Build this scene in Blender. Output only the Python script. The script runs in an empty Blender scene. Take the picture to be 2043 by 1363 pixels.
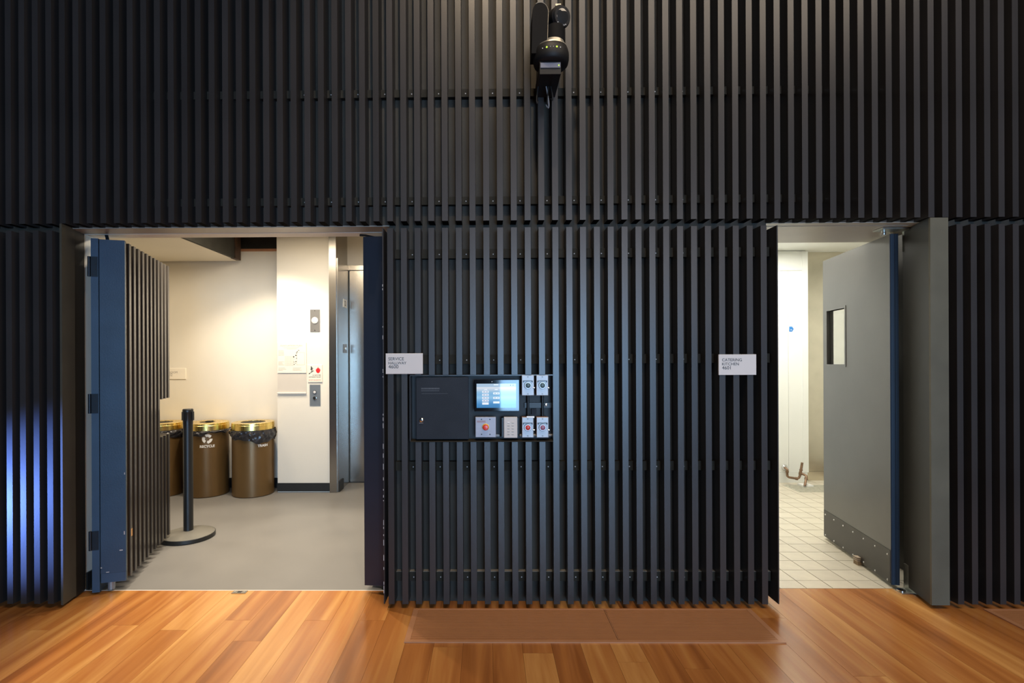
import bpy, math, random
from mathutils import Vector, Matrix

random.seed(7)
S = bpy.context.scene
COL = S.collection
R = math.radians

# ------------------------------------------------------------------ camera
F_PX, W_PX, H_PX = 1020.0, 2043.0, 1363.0
EYE = Vector((0.0, 0.0, 1.38))
YAW, ROLL = R(0.6), R(-0.25)
PPX, PPY = 961.3, 718.0
cam_d = bpy.data.cameras.new('camera')
cam_d.sensor_fit = 'HORIZONTAL'
cam_d.sensor_width = 36.0
cam_d.lens = F_PX / W_PX * 36.0
cam_d.shift_x = (W_PX / 2 - PPX) / W_PX
cam_d.shift_y = (PPY - H_PX / 2) / W_PX
cam_d.clip_start = 0.05
cam = bpy.data.objects.new('camera', cam_d)
COL.objects.link(cam)
ROT = Matrix.Rotation(YAW, 3, 'Z') @ Matrix.Rotation(math.pi / 2, 3, 'X') @ Matrix.Rotation(ROLL, 3, 'Z')
cam.matrix_world = Matrix.Translation(EYE) @ ROT.to_4x4()
S.camera = cam

# ------------------------------------------------------------------ view, world, lights
S.view_settings.view_transform = 'Standard'
S.view_settings.look = 'None'
S.view_settings.gamma = 1.0
S.view_settings.use_curve_mapping = False
S.view_settings.exposure = 0.0

world = bpy.data.worlds.new('world')
S.world = world
world.use_nodes = True
world.node_tree.nodes['Background'].inputs[0].default_value = (0.9, 0.95, 1.0, 1)
world.node_tree.nodes['Background'].inputs[1].default_value = 0.004


def aim(o, loc, target):
    o.location = loc
    o.rotation_euler = (Vector(target) - Vector(loc)).to_track_quat('-Z', 'Y').to_euler()


def area_light(name, loc, target, sx, sy, power, col, spread=180):
    d = bpy.data.lights.new(name, 'AREA')
    d.shape = 'RECTANGLE'
    d.size, d.size_y = sx, sy
    d.energy = power
    d.color = col
    d.spread = R(spread)
    o = bpy.data.objects.new(name, d)
    COL.objects.link(o)
    aim(o, loc, target)
    return o


def spot_light(name, loc, target, power, col, angle, blend, radius):
    d = bpy.data.lights.new(name, 'SPOT')
    d.energy = power
    d.color = col
    d.spot_size = R(angle)
    d.spot_blend = blend
    d.shadow_soft_size = radius
    o = bpy.data.objects.new(name, d)
    COL.objects.link(o)
    aim(o, loc, target)
    return o


# daylight through the hall's windows far behind the photographer
area_light('window_daylight', (1.9, -8.0, 1.2), (1.9, 2.8, 1.2), 3.1, 2.4, 640, (0.34, 0.63, 1.0))
area_light('hall_added_fill', (2.5, -7.6, 3.6), (0.8, 2.8, 2.2), 6.0, 1.6, 165, (1.0, 0.87, 0.80))  # added frontal fill with no source of its own, lifts the slat faces
# warm ceiling fixtures of the hall
area_light('hall_ceiling_glow', (2.1, 0.6, 5.2), (2.1, 0.6, 0.0), 4.0, 2.0, 150, (1.0, 0.82, 0.62))
spot_light('track_spot', (0.0, 1.15, 5.3), (-0.1, 2.9, 2.6), 235, (1.0, 0.77, 0.51), 62, 1.0, 0.06)
# small blue wash light standing near the wall further left in the hall
spot_light('blue_wash_spot', (-4.6, 1.5, 0.06), (-2.74, 2.83, 0.55), 1050, (0.16, 0.30, 1.0), 25, 0.6, 0.02)
# service hallway ceiling fixtures
spot_light('hallway_spot_left', (-2.20, 4.70, 2.72), (-2.20, 4.62, 0.0), 115, (1.0, 0.86, 0.68), 118, 0.45, 0.05)
spot_light('hallway_spot_right', (-0.78, 4.55, 2.72), (-0.82, 4.7, 0.0), 40, (1.0, 0.85, 0.64), 120, 0.35, 0.04)
spot_light('threshold_spot_left', (-2.25, 3.62, 2.72), (-2.10, 3.30, 0.0), 195, (1.0, 0.87, 0.68), 71, 0.35, 0.03)
spot_light('threshold_spot_right', (-0.76, 3.62, 2.72), (-0.90, 3.30, 0.0), 135, (1.0, 0.87, 0.68), 66, 0.35, 0.03)
area_light('hallway_fill', (-1.6, 4.3, 2.70), (-1.6, 4.3, 0.0), 1.2, 0.3, 45, (1.0, 0.86, 0.66))  # added to lift the whole hallway, no fixture of its own
area_light('hallway_fill_far_left', (-3.3, 4.4, 2.42), (-3.3, 4.4, 0.0), 0.6, 0.3, 14, (1.0, 0.84, 0.62))
# kitchen ceiling panels
area_light('kitchen_panel_light', (2.9, 4.9, 2.55), (2.9, 4.9, 0.0), 1.2, 0.6, 50, (1.0, 0.97, 0.88))
area_light('kitchen_panel_light_near', (2.0, 3.9, 2.55), (2.0, 3.9, 0.0), 0.3, 0.9, 12, (1.0, 0.95, 0.84))


# ------------------------------------------------------------------ pixel -> place
def ray(px, py):
    return ROT @ Vector(((px - PPX) / F_PX, -(py - PPY) / F_PX, -1.0))


def at(px, py, y):
    d = ray(px, py)
    return EYE + d * ((y - EYE.y) / d.y)


def ax(px, y, py=718):
    return at(px, py, y).x


def az(py, y, px=972):
    return at(px, py, y).z


def floor_at(px, py, z=0.0):
    d = ray(px, py)
    return EYE + d * ((z - EYE.z) / d.z)


# ------------------------------------------------------------------ materials
def lin(r, g, b):
    f = lambda c: (c / 255) / 12.92 if c / 255 <= 0.04045 else ((c / 255 + 0.055) / 1.055) ** 2.4
    return (f(r), f(g), f(b), 1)


def mat(name, col, rough=0.5, metal=0.0, var=0.12, scale=8.0, stretch=(1, 1, 1), bump=0.0, bscale=60.0, spec=0.5,
        rvar=0.0, coat=0.0, trans=0.0, emit=None, estr=0.0, rand=0.0):
    m = bpy.data.materials.new(name)
    m.use_nodes = True
    nt = m.node_tree
    b = nt.nodes['Principled BSDF']
    b.inputs['Roughness'].default_value = rough
    b.inputs['Metallic'].default_value = metal
    b.inputs['Specular IOR Level'].default_value = spec
    b.inputs['Coat Weight'].default_value = coat
    b.inputs['Transmission Weight'].default_value = trans
    tc = nt.nodes.new('ShaderNodeTexCoord')
    mp = nt.nodes.new('ShaderNodeMapping')
    mp.inputs['Scale'].default_value = stretch
    nt.links.new(tc.outputs['Object'], mp.inputs['Vector'])
    n = nt.nodes.new('ShaderNodeTexNoise')
    n.inputs['Scale'].default_value = scale
    n.inputs['Detail'].default_value = 5
    nt.links.new(mp.outputs['Vector'], n.inputs['Vector'])
    r = nt.nodes.new('ShaderNodeValToRGB')
    c = Vector(col[:3])
    r.color_ramp.elements[0].position = 0.3
    r.color_ramp.elements[1].position = 0.7
    r.color_ramp.elements[0].color = (*(c * (1 - var)), 1)
    r.color_ramp.elements[1].color = (*[min(1, x) for x in c * (1 + var)], 1)
    nt.links.new(n.outputs['Fac'], r.inputs['Fac'])
    out = r.outputs['Color']
    if rand:
        oi = nt.nodes.new('ShaderNodeObjectInfo')
        mr = nt.nodes.new('ShaderNodeMapRange')
        mr.inputs['To Min'].default_value = 1 - rand
        mr.inputs['To Max'].default_value = 1 + rand
        nt.links.new(oi.outputs['Random'], mr.inputs['Value'])
        hs = nt.nodes.new('ShaderNodeHueSaturation')
        nt.links.new(mr.outputs['Result'], hs.inputs['Value'])
        nt.links.new(out, hs.inputs['Color'])
        out = hs.outputs['Color']
    nt.links.new(out, b.inputs['Base Color'])
    if rvar:
        mr2 = nt.nodes.new('ShaderNodeMapRange')
        mr2.inputs['To Min'].default_value = max(0, rough - rvar)
        mr2.inputs['To Max'].default_value = rough + rvar
        nt.links.new(n.outputs['Fac'], mr2.inputs['Value'])
        nt.links.new(mr2.outputs['Result'], b.inputs['Roughness'])
    if bump:
        n2 = nt.nodes.new('ShaderNodeTexNoise')
        n2.inputs['Scale'].default_value = bscale
        n2.inputs['Detail'].default_value = 4
        nt.links.new(mp.outputs['Vector'], n2.inputs['Vector'])
        bp = nt.nodes.new('ShaderNodeBump')
        bp.inputs['Strength'].default_value = bump
        bp.inputs['Distance'].default_value = 0.01
        nt.links.new(n2.outputs['Fac'], bp.inputs['Height'])
        nt.links.new(bp.outputs['Normal'], b.inputs['Normal'])
    if emit:
        b.inputs['Emission Color'].default_value = emit
        b.inputs['Emission Strength'].default_value = estr
    return m


def wood_mat():
    m = bpy.data.materials.new('strand_bamboo_plank')
    m.use_nodes = True
    nt = m.node_tree
    b = nt.nodes['Principled BSDF']
    L = nt.links.new
    tc = nt.nodes.new('ShaderNodeTexCoord')
    oi = nt.nodes.new('ShaderNodeObjectInfo')
    sc = nt.nodes.new('ShaderNodeVectorMath')
    sc.operation = 'SCALE'
    sc.inputs[0].default_value = (37.0, 19.0, 11.0)
    L(oi.outputs['Random'], sc.inputs['Scale'])
    ad = nt.nodes.new('ShaderNodeVectorMath')
    ad.operation = 'ADD'
    L(tc.outputs['Object'], ad.inputs[0])
    L(sc.outputs['Vector'], ad.inputs[1])
    mp = nt.nodes.new('ShaderNodeMapping')
    mp.inputs['Scale'].default_value = (9.0, 0.55, 1.0)
    L(ad.outputs['Vector'], mp.inputs['Vector'])
    n = nt.nodes.new('ShaderNodeTexNoise')
    n.inputs['Scale'].default_value = 1.6
    n.inputs['Detail'].default_value = 6
    n.inputs['Roughness'].default_value = 0.5
    n.inputs['Distortion'].default_value = 0.5
    L(mp.outputs['Vector'], n.inputs['Vector'])
    r = nt.nodes.new('ShaderNodeValToRGB')
    e = r.color_ramp.elements
    e[0].position, e[0].color = 0.22, (0.26, 0.088, 0.020, 1)
    e[1].position, e[1].color = 0.80, (0.60, 0.305, 0.095, 1)
    k = e.new(0.45)
    k.color = (0.40, 0.152, 0.038, 1)
    k = e.new(0.58)
    k.color = (0.46, 0.20, 0.054, 1)
    # per-plank shift of tone
    mr = nt.nodes.new('ShaderNodeMapRange')
    mr.inputs['To Min'].default_value = -0.13
    mr.inputs['To Max'].default_value = 0.15
    L(oi.outputs['Random'], mr.inputs['Value'])
    am = nt.nodes.new('ShaderNodeMath')
    am.operation = 'ADD'
    L(n.outputs['Fac'], am.inputs[0])
    L(mr.outputs['Result'], am.inputs[1])
    L(am.outputs['Value'], r.inputs['Fac'])
    L(r.outputs['Color'], b.inputs['Base Color'])
    # fine grain in gloss
    n2 = nt.nodes.new('ShaderNodeTexNoise')
    n2.inputs['Scale'].default_value = 14
    L(mp.outputs['Vector'], n2.inputs['Vector'])
    mr2 = nt.nodes.new('ShaderNodeMapRange')
    mr2.inputs['To Min'].default_value = 0.17
    mr2.inputs['To Max'].default_value = 0.28
    L(n2.outputs['Fac'], mr2.inputs['Value'])
    L(mr2.outputs['Result'], b.inputs['Roughness'])
    bp = nt.nodes.new('ShaderNodeBump')
    bp.inputs['Strength'].default_value = 0.06
    bp.inputs['Distance'].default_value = 0.002
    L(n2.outputs['Fac'], bp.inputs['Height'])
    L(bp.outputs['Normal'], b.inputs['Normal'])
    return m


def screen_mat(z0, z1):
    """lit display: pale header, white glow fading through sky blue to deeper blue, as its own picture shows"""
    m = bpy.data.materials.new('lit_touch_display')
    m.use_nodes = True
    nt = m.node_tree
    b = nt.nodes['Principled BSDF']
    tc = nt.nodes.new('ShaderNodeTexCoord')
    sp = nt.nodes.new('ShaderNodeSeparateXYZ')
    nt.links.new(tc.outputs['Object'], sp.inputs[0])
    mr = nt.nodes.new('ShaderNodeMapRange')
    mr.inputs['From Min'].default_value = z0
    mr.inputs['From Max'].default_value = z1
    nt.links.new(sp.outputs['Z'], mr.inputs['Value'])
    r = nt.nodes.new('ShaderNodeValToRGB')
    e = r.color_ramp.elements
    e[0].position, e[0].color = 0.0, lin(72, 138, 196)
    e[1].position, e[1].color = 1.0, lin(186, 214, 240)
    for p, c in ((0.14, lin(80, 150, 210)), (0.30, lin(120, 180, 232)), (0.42, lin(160, 212, 248)), (0.55, lin(140, 196, 240)),
                 (0.66, lin(160, 206, 240)), (0.80, lin(225, 236, 250)), (0.858, lin(240, 246, 255)), (0.862, lin(180, 210, 238))):
        k = e.new(p)
        k.color = c
    nt.links.new(mr.outputs['Result'], r.inputs['Fac'])
    b.inputs['Base Color'].default_value = (0.01, 0.01, 0.012, 1)
    b.inputs['Roughness'].default_value = 0.03
    nt.links.new(r.outputs['Color'], b.inputs['Emission Color'])
    b.inputs['Emission Strength'].default_value = 0.85
    return m


M = {}
M['slat'] = mat('black_satin_slat', (0.028, 0.0255, 0.0255), rough=0.33, var=0.18, scale=9, stretch=(1, 1, 0.25), rand=0.16, bump=0.015, bscale=180)
M['slat_end'] = mat('matte_black_slat_end', (0.006, 0.006, 0.006), rough=0.95, var=0.2, spec=0.05)
M['backing'] = mat('black_brown_backing', (0.029, 0.024, 0.017), rough=0.75, var=0.35, scale=7, stretch=(1, 1, 0.4), bump=0.15, bscale=120)
M['rail'] = mat('black_rail', (0.028, 0.0245, 0.0185), rough=0.85, spec=0.15, var=0.2)
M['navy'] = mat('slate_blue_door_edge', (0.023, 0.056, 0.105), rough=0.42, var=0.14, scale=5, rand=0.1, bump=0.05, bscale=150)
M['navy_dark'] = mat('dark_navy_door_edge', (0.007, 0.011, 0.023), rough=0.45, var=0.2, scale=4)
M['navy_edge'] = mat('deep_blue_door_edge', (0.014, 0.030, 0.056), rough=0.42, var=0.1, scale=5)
M['rail_glint'] = mat('painted_rail_highlight', (0.23, 0.215, 0.19), rough=0.8, var=0.35, scale=25)  # pale colour holding the lit top edge of the lowest rail
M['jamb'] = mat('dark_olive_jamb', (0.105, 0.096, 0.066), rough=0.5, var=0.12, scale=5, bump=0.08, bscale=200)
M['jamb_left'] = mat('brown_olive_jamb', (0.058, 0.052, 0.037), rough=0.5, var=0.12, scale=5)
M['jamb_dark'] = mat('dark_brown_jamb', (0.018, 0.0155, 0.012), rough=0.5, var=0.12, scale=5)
M['soffit'] = mat('warm_grey_soffit', (0.30, 0.27, 0.23), rough=0.38, var=0.06, scale=4)
M['cream'] = mat('cream_wall_paint', (0.74, 0.69, 0.59), rough=0.6, var=0.025, scale=2, bump=0.03, bscale=90)
M['cream_trim'] = mat('cream_trim_paint', (0.72, 0.67, 0.60), rough=0.45, var=0.03)
M['darkceil'] = mat('dark_deck_ceiling', (0.035, 0.033, 0.026), rough=0.8, var=0.2)
M['rust'] = mat('rust_brown_steel', (0.055, 0.027, 0.014), rough=0.6, var=0.4, scale=20)
M['orange'] = mat('orange_brown_edge', (0.36, 0.17, 0.085), rough=0.6, var=0.2)
M['base'] = mat('black_rubber_base', (0.012, 0.013, 0.013), rough=0.45, var=0.2)
M['vinyl'] = mat('grey_vinyl_floor', (0.175, 0.168, 0.160), rough=0.42, var=0.05, scale=3, bump=0.02, bscale=40, rvar=0.06)
M['steel'] = mat('brushed_stainless', (0.36, 0.335, 0.30), rough=0.27, metal=1.0, var=0.01, scale=3, stretch=(1, 1, 0.1))
M['steel_beige'] = mat('brushed_stainless_panel', (0.62, 0.57, 0.46), rough=0.24, metal=1.0, var=0.07, scale=6, rvar=0.05)
M['galv'] = mat('galvanised_bracket', (0.56, 0.58, 0.54), rough=0.33, metal=1.0, var=0.15, scale=30)
M['ring'] = mat('satin_steel_ring', (0.42, 0.42, 0.44), rough=0.4, metal=0.6, var=0.03)
M['chrome'] = mat('chrome', (0.7, 0.7, 0.7), rough=0.15, metal=1.0, var=0.03)
M['white_frp'] = mat('white_kitchen_panel', (0.80, 0.81, 0.77), rough=0.35, var=0.015, scale=3)
M['white'] = mat('white_plastic', (0.80, 0.79, 0.76), rough=0.4, var=0.02)
M['tile'] = mat('beige_quarry_tile', (0.60, 0.54, 0.43), rough=0.38, var=0.05, scale=12, rand=0.05)
M['grout'] = mat('grey_grout', (0.24, 0.20, 0.15), rough=0.8, var=0.1)
M['wood'] = wood_mat()
M['floor_sub'] = mat('dark_wood_subfloor', (0.22, 0.085, 0.025), rough=0.45, var=0.2, scale=4, stretch=(8, 0.5, 1))
M['grille'] = mat('bronze_floor_grille', (0.46, 0.205, 0.085), rough=0.42, metal=0.1, var=0.03, scale=10)
M['grille_frame'] = mat('bronze_grille_frame', (0.46, 0.22, 0.11), rough=0.38, metal=0.1, var=0.08)
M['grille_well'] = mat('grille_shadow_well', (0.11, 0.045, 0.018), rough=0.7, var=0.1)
M['door_grey'] = mat('grey_laminate_door', (0.125, 0.122, 0.115), rough=0.34, var=0.05, scale=4, bump=0.02, bscale=160)
M['kick'] = mat('dark_kick_plate', (0.038, 0.036, 0.032), rough=0.36, metal=0.2, var=0.12, scale=5)
M['hinge'] = mat('dark_blue_hinge', (0.012, 0.020, 0.030), rough=0.4, metal=0.5, var=0.2)
M['black'] = mat('black_plastic', (0.010, 0.010, 0.011), rough=0.38, var=0.2)
M['black_matte'] = mat('matte_black', (0.006, 0.006, 0.006), rough=0.7, var=0.2)
M['black_metal'] = mat('black_powder_coat', (0.010, 0.0105, 0.0105), rough=0.42, var=0.15, bump=0.05, bscale=300)
M['stanch_base'] = mat('grey_weighted_base', (0.15, 0.143, 0.125), rough=0.34, var=0.06)
M['brass'] = mat('polished_brass', (0.90, 0.66, 0.22), rough=0.27, metal=1.0, var=0.16, scale=55, stretch=(1, 1, 0.03), rvar=0.06)
M['bronze'] = mat('bronze_metallic_paint', (0.155, 0.088, 0.031), rough=0.36, metal=0.45, var=0.05, scale=6)
M['bag'] = mat('black_bin_liner', (0.022, 0.021, 0.024), rough=0.26, var=0.2, scale=14, bump=0.35, bscale=22, stretch=(1, 1, 1.8))
M['white_print'] = mat('white_print', (0.80, 0.78, 0.74), rough=0.5, var=0.02)
M['black_print'] = mat('black_print', (0.016, 0.016, 0.018), rough=0.5, var=0.05)
M['grey_print'] = mat('grey_print', (0.33, 0.31, 0.28), rough=0.5, var=0.1)
M['faint_print'] = mat('faint_grey_print', (0.52, 0.48, 0.42), rough=0.5, var=0.05)
M['red_print'] = mat('red_print', (0.62, 0.015, 0.02), rough=0.5, var=0.05)
M['dull_print'] = mat('dull_red_print', (0.30, 0.17, 0.17), rough=0.5, var=0.05)
M['pink_print'] = mat('faded_red_print', (0.66, 0.20, 0.12), rough=0.5, var=0.05)
M['sign'] = mat('pale_grey_sign', (0.64, 0.595, 0.56), rough=0.5, var=0.02)
M['sign_cream'] = mat('cream_sign', (0.78, 0.72, 0.61), rough=0.5, var=0.02)
M['sign_grey'] = mat('greige_insert', (0.58, 0.53, 0.46), rough=0.45, var=0.02)
M['panel_grey'] = mat('mid_grey_plate', (0.195, 0.19, 0.18), rough=0.4, metal=0.3, var=0.06)
M['panel_blue'] = mat('blue_grey_plate', (0.22, 0.25, 0.28), rough=0.35, metal=0.4, var=0.06)
M['lens_white'] = mat('frosted_lens', (0.62, 0.61, 0.60), rough=0.4, var=0.02)
M['cabinet'] = mat('dark_grey_enclosure', (0.020, 0.024, 0.031), rough=0.6, var=0.12, bump=0.1, bscale=300, spec=0.2)
M['cab_print'] = mat('grey_enclosure_print', (0.062, 0.068, 0.078), rough=0.6, var=0.3)
M['niche'] = mat('black_niche', (0.010, 0.011, 0.012), rough=0.55, var=0.3)
M['glass_black'] = mat('black_glass_bezel', (0.006, 0.007, 0.009), rough=0.06, var=0.05)
M['alu'] = mat('brushed_plate', (0.36, 0.35, 0.38), rough=0.5, metal=0.4, var=0.05, scale=30, stretch=(1, 1, 10))
M['keypad'] = mat('beige_keypad', (0.60, 0.54, 0.48), rough=0.45, var=0.02)
M['plate_steel'] = mat('stainless_button_plate', (0.40, 0.40, 0.41), rough=0.46, metal=0.4, var=0.06, scale=20)
M['pinkbox'] = mat('copper_plate_edge', (0.42, 0.20, 0.14), rough=0.4, metal=0.5, var=0.1)
M['green_btn'] = mat('dark_green_button', (0.075, 0.125, 0.135), rough=0.3, var=0.05)
M['red_btn'] = mat('red_button', (0.62, 0.055, 0.045), rough=0.3, var=0.05)
M['mauve_btn'] = mat('mauve_button', (0.31, 0.125, 0.185), rough=0.3, var=0.05)
M['estop'] = mat('red_stop_button', (0.68, 0.035, 0.02), rough=0.3, var=0.05)
M['yellow'] = mat('yellow_ring', (0.85, 0.52, 0.05), rough=0.4, var=0.05)
M['ui_white'] = mat('lit_white_key', (0.02, 0.02, 0.02), rough=0.1, emit=lin(236, 243, 252), estr=0.95)
M['ui_text'] = mat('blue_grey_screen_text', (0.1, 0.1, 0.12), rough=0.3, emit=lin(120, 130, 175), estr=0.6)
M['led'] = mat('green_indicator', (0.02, 0.05, 0.01), rough=0.3, emit=(0.55, 0.9, 0.06, 1), estr=1.6)
M['ptz'] = mat('camera_black_shell', (0.008, 0.0075, 0.0075), rough=0.55, var=0.2, spec=0.25)
M['arm_black'] = mat('matte_camera_shell', (0.005, 0.005, 0.0055), rough=0.7, var=0.2, spec=0.08)
M['ptz_ring'] = mat('warm_silver_ring', (0.42, 0.38, 0.30), rough=0.35, metal=0.7, var=0.06)
M['ptz_strip'] = mat('slate_emissive_strip', (0.085, 0.090, 0.115), rough=0.35, var=0.06, emit=(0.55, 0.58, 0.78, 1), estr=0.09)  # slate strip with a faint emission in its material
M['glass'] = mat('clear_lens_glass', (0.02, 0.02, 0.02), rough=0.03, var=0.0, coat=1.0)
M['grey_cable'] = mat('grey_cable', (0.22, 0.22, 0.23), rough=0.5, var=0.1)
M['copper'] = mat('weathered_copper', (0.25, 0.155, 0.098), rough=0.42, metal=0.6, var=0.3, scale=40)
M['drain'] = mat('grey_drain_cover', (0.45, 0.43, 0.35), rough=0.5, metal=0.0, var=0.2, scale=40)
M['blue_tag'] = mat('blue_tag', (0.03, 0.19, 0.52), rough=0.5, var=0.05)
M['wedge'] = mat('brown_wooden_wedge', (0.26, 0.17, 0.09), rough=0.6, var=0.3, scale=20)
M['paper'] = mat('folded_tan_paper', (0.56, 0.44, 0.33), rough=0.7, var=0.1)
M['chip'] = mat('bare_wood_chip', (0.55, 0.30, 0.12), rough=0.7, var=0.15)
M['scuff'] = mat('pale_paint_scuff', (0.45, 0.43, 0.42), rough=0.7, var=0.15)
M['hallpaint'] = mat('dark_hall_paint', (0.05, 0.05, 0.052), rough=0.7, var=0.1)
M['pane'] = mat('vision_panel_glass', (0.92, 0.95, 0.94), rough=0.02, var=0.0, trans=1.0)


# ------------------------------------------------------------------ mesh building
class MB:
    def __init__(self):
        self.v, self.f = [], []

    def add(self, vs, fs):
        o = len(self.v)
        self.v += [tuple(p) for p in vs]
        self.f += [tuple(i + o for i in f) for f in fs]
        return self

    def box(self, x0, x1, y0, y1, z0, z1):
        return self.add([(x0, y0, z0), (x1, y0, z0), (x1, y1, z0), (x0, y1, z0), (x0, y0, z1), (x1, y0, z1), (x1, y1, z1), (x0, y1, z1)],
                        [(0, 3, 2, 1), (4, 5, 6, 7), (0, 1, 5, 4), (1, 2, 6, 5), (2, 3, 7, 6), (3, 0, 4, 7)])

    def cbox(self, x0, x1, y0, y1, z0, z1, c=0.003):
        """box with its front (-y) edges chamfered"""
        a = [(x0, y0 + c, z0), (x1, y0 + c, z0), (x1, y0 + c, z1), (x0, y0 + c, z1)]
        b = [(x0 + c, y0, z0 + c), (x1 - c, y0, z0 + c), (x1 - c, y0, z1 - c), (x0 + c, y0, z1 - c)]
        d = [(x0, y1, z0), (x1, y1, z0), (x1, y1, z1), (x0, y1, z1)]
        f = [(4, 5, 6, 7), (11, 10, 9, 8)]
        for i in range(4):
            j = (i + 1) % 4
            f += [(i, j, 4 + j, 4 + i), (8 + i, 8 + j, j, i)]
        return self.add(a + b + d, f)

    def obox(self, o, u, n, s0, s1, t0, t1, z0, z1):
        """box in a turned plan frame: s along u, t along n"""
        P = lambda s, t, z: (o[0] + u[0] * s + n[0] * t, o[1] + u[1] * s + n[1] * t, z)
        vs = [P(s0, t0, z0), P(s1, t0, z0), P(s1, t1, z0), P(s0, t1, z0), P(s0, t0, z1), P(s1, t0, z1), P(s1, t1, z1), P(s0, t1, z1)]
        f = [(0, 3, 2, 1), (4, 5, 6, 7), (0, 1, 5, 4), (1, 2, 6, 5), (2, 3, 7, 6), (3, 0, 4, 7)]
        if u[0] * n[1] - u[1] * n[0] < 0:
            f = [tuple(reversed(q)) for q in f]
        return self.add(vs, f)

    def cyl(self, p0, p1, r0, r1=None, n=20, caps=True):
        p0, p1 = Vector(p0), Vector(p1)
        r1 = r0 if r1 is None else r1
        d = (p1 - p0).normalized()
        a = d.orthogonal().normalized()
        b = d.cross(a)
        vs, fs = [], []
        for i in range(n):
            w = a * math.cos(2 * math.pi * i / n) + b * math.sin(2 * math.pi * i / n)
            vs += [p0 + w * r0, p1 + w * r1]
        for i in range(n):
            j = (i + 1) % n
            fs.append((2 * i, 2 * j, 2 * j + 1, 2 * i + 1))
        if caps:
            fs.append(tuple(2 * i for i in reversed(range(n))))
            fs.append(tuple(2 * i + 1 for i in range(n)))
        return self.add(vs, fs)

    def lathe(self, prof, c=(0, 0, 0), n=32, axis='z', wob=None):
        """profile of (radius, height) turned about an upright axis, or about the viewing axis for axis 'y'"""
        vs, fs = [], []
        for i, (r, h) in enumerate(prof):
            for k in range(n):
                t = 2 * math.pi * k / n
                q = r * (wob(i, t) if wob else 1)
                if axis == 'z':
                    vs.append((c[0] + q * math.cos(t), c[1] + q * math.sin(t), c[2] + h))
                else:
                    vs.append((c[0] + q * math.cos(t), c[1] - h, c[2] + q * math.sin(t)))
        m = len(prof)
        for i in range(m - 1):
            for k in range(n):
                j = (k + 1) % n
                f = (i * n + k, i * n + j, (i + 1) * n + j, (i + 1) * n + k)
                fs.append(f)
        if prof[0][0] > 1e-6:
            fs.append(tuple(reversed(range(n))))
        if prof[-1][0] > 1e-6:
            fs.append(tuple((m - 1) * n + k for k in range(n)))
        return self.add(vs, fs)

    def ring(self, c, r0, r1, z0, z1, n=40):
        """open ring, rectangular section"""
        vs, fs = [], []
        for k in range(n):
            t = 2 * math.pi * k / n
            for r, z in ((r0, z0), (r1, z0), (r1, z1), (r0, z1)):
                vs.append((c[0] + r * math.cos(t), c[1] + r * math.sin(t), z))
        for k in range(n):
            j = (k + 1) % n
            for a in range(4):
                b = (a + 1) % 4
                fs.append((4 * k + a, 4 * j + a, 4 * j + b, 4 * k + b))
        return self.add(vs, fs)

    def tube(self, pts, r, n=10):
        pts = [Vector(p) for p in pts]
        vs, fs = [], []
        up = None
        for i, p in enumerate(pts):
            d = (pts[min(i + 1, len(pts) - 1)] - pts[max(i - 1, 0)]).normalized()
            if up is None:
                up = d.orthogonal().normalized()
            up = (up - d * up.dot(d)).normalized()
            b = d.cross(up)
            for k in range(n):
                t = 2 * math.pi * k / n
                vs.append(p + (up * math.cos(t) + b * math.sin(t)) * r)
        for i in range(len(pts) - 1):
            for k in range(n):
                j = (k + 1) % n
                fs.append((i * n + k, i * n + j, (i + 1) * n + j, (i + 1) * n + k))
        fs.append(tuple(reversed(range(n))))
        fs.append(tuple((len(pts) - 1) * n + k for k in range(n)))
        return self.add(vs, fs)

    def poly(self, pts, y, d=0.001):
        """flat outline (x, z) standing in the picture plane, front at y, thickness d"""
        n = len(pts)
        area = sum(pts[i][0] * pts[(i + 1) % n][1] - pts[(i + 1) % n][0] * pts[i][1] for i in range(n))
        if area < 0:
            pts = pts[::-1]
        vs = [(x, y, z) for x, z in pts] + [(x, y + d, z) for x, z in pts]
        fs = [tuple(range(n)), tuple(reversed(range(n, 2 * n)))]
        for i in range(n):
            j = (i + 1) % n
            fs.append((j, i, n + i, n + j))
        return self.add(vs, fs)

    def mesh(self, name, m, smooth=False):
        me = bpy.data.meshes.new(name)
        me.from_pydata(self.v, [], self.f)
        me.materials.append(m)
        if smooth:
            for p in me.polygons:
                p.use_smooth = True
            try:
                me.set_sharp_from_angle(angle=R(38))
            except Exception:
                pass
        me.update()
        return me

    def build(self, name, m, parent=None, smooth=False, kind=None):
        return put(name, self.mesh(name, m, smooth), parent, kind=kind)


def put(name, me, parent=None, loc=None, kind=None):
    o = bpy.data.objects.new(name, me)
    COL.objects.link(o)
    if loc is not None:
        o.location = loc
    if parent is not None:
        o.parent = parent
        if parent.type == 'EMPTY':
            o.matrix_parent_inverse = Matrix.Translation(-Vector(parent.location))
    if kind:
        o['kind'] = kind
    return o


def tag(o, label, cat, group=None):
    o['label'] = label
    o['category'] = cat
    if group:
        o['group'] = group
    return o


def thing(name, loc, label, cat, group=None):
    o = bpy.data.objects.new(name, None)
    o.empty_display_size = 0.05
    o.location = loc
    COL.objects.link(o)
    return tag(o, label, cat, group)


def struct_empty(name, loc, label=None):
    o = bpy.data.objects.new(name, None)
    o.location = loc
    COL.objects.link(o)
    o['kind'] = 'structure'
    if label:
        o['label'] = label
    return o


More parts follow.
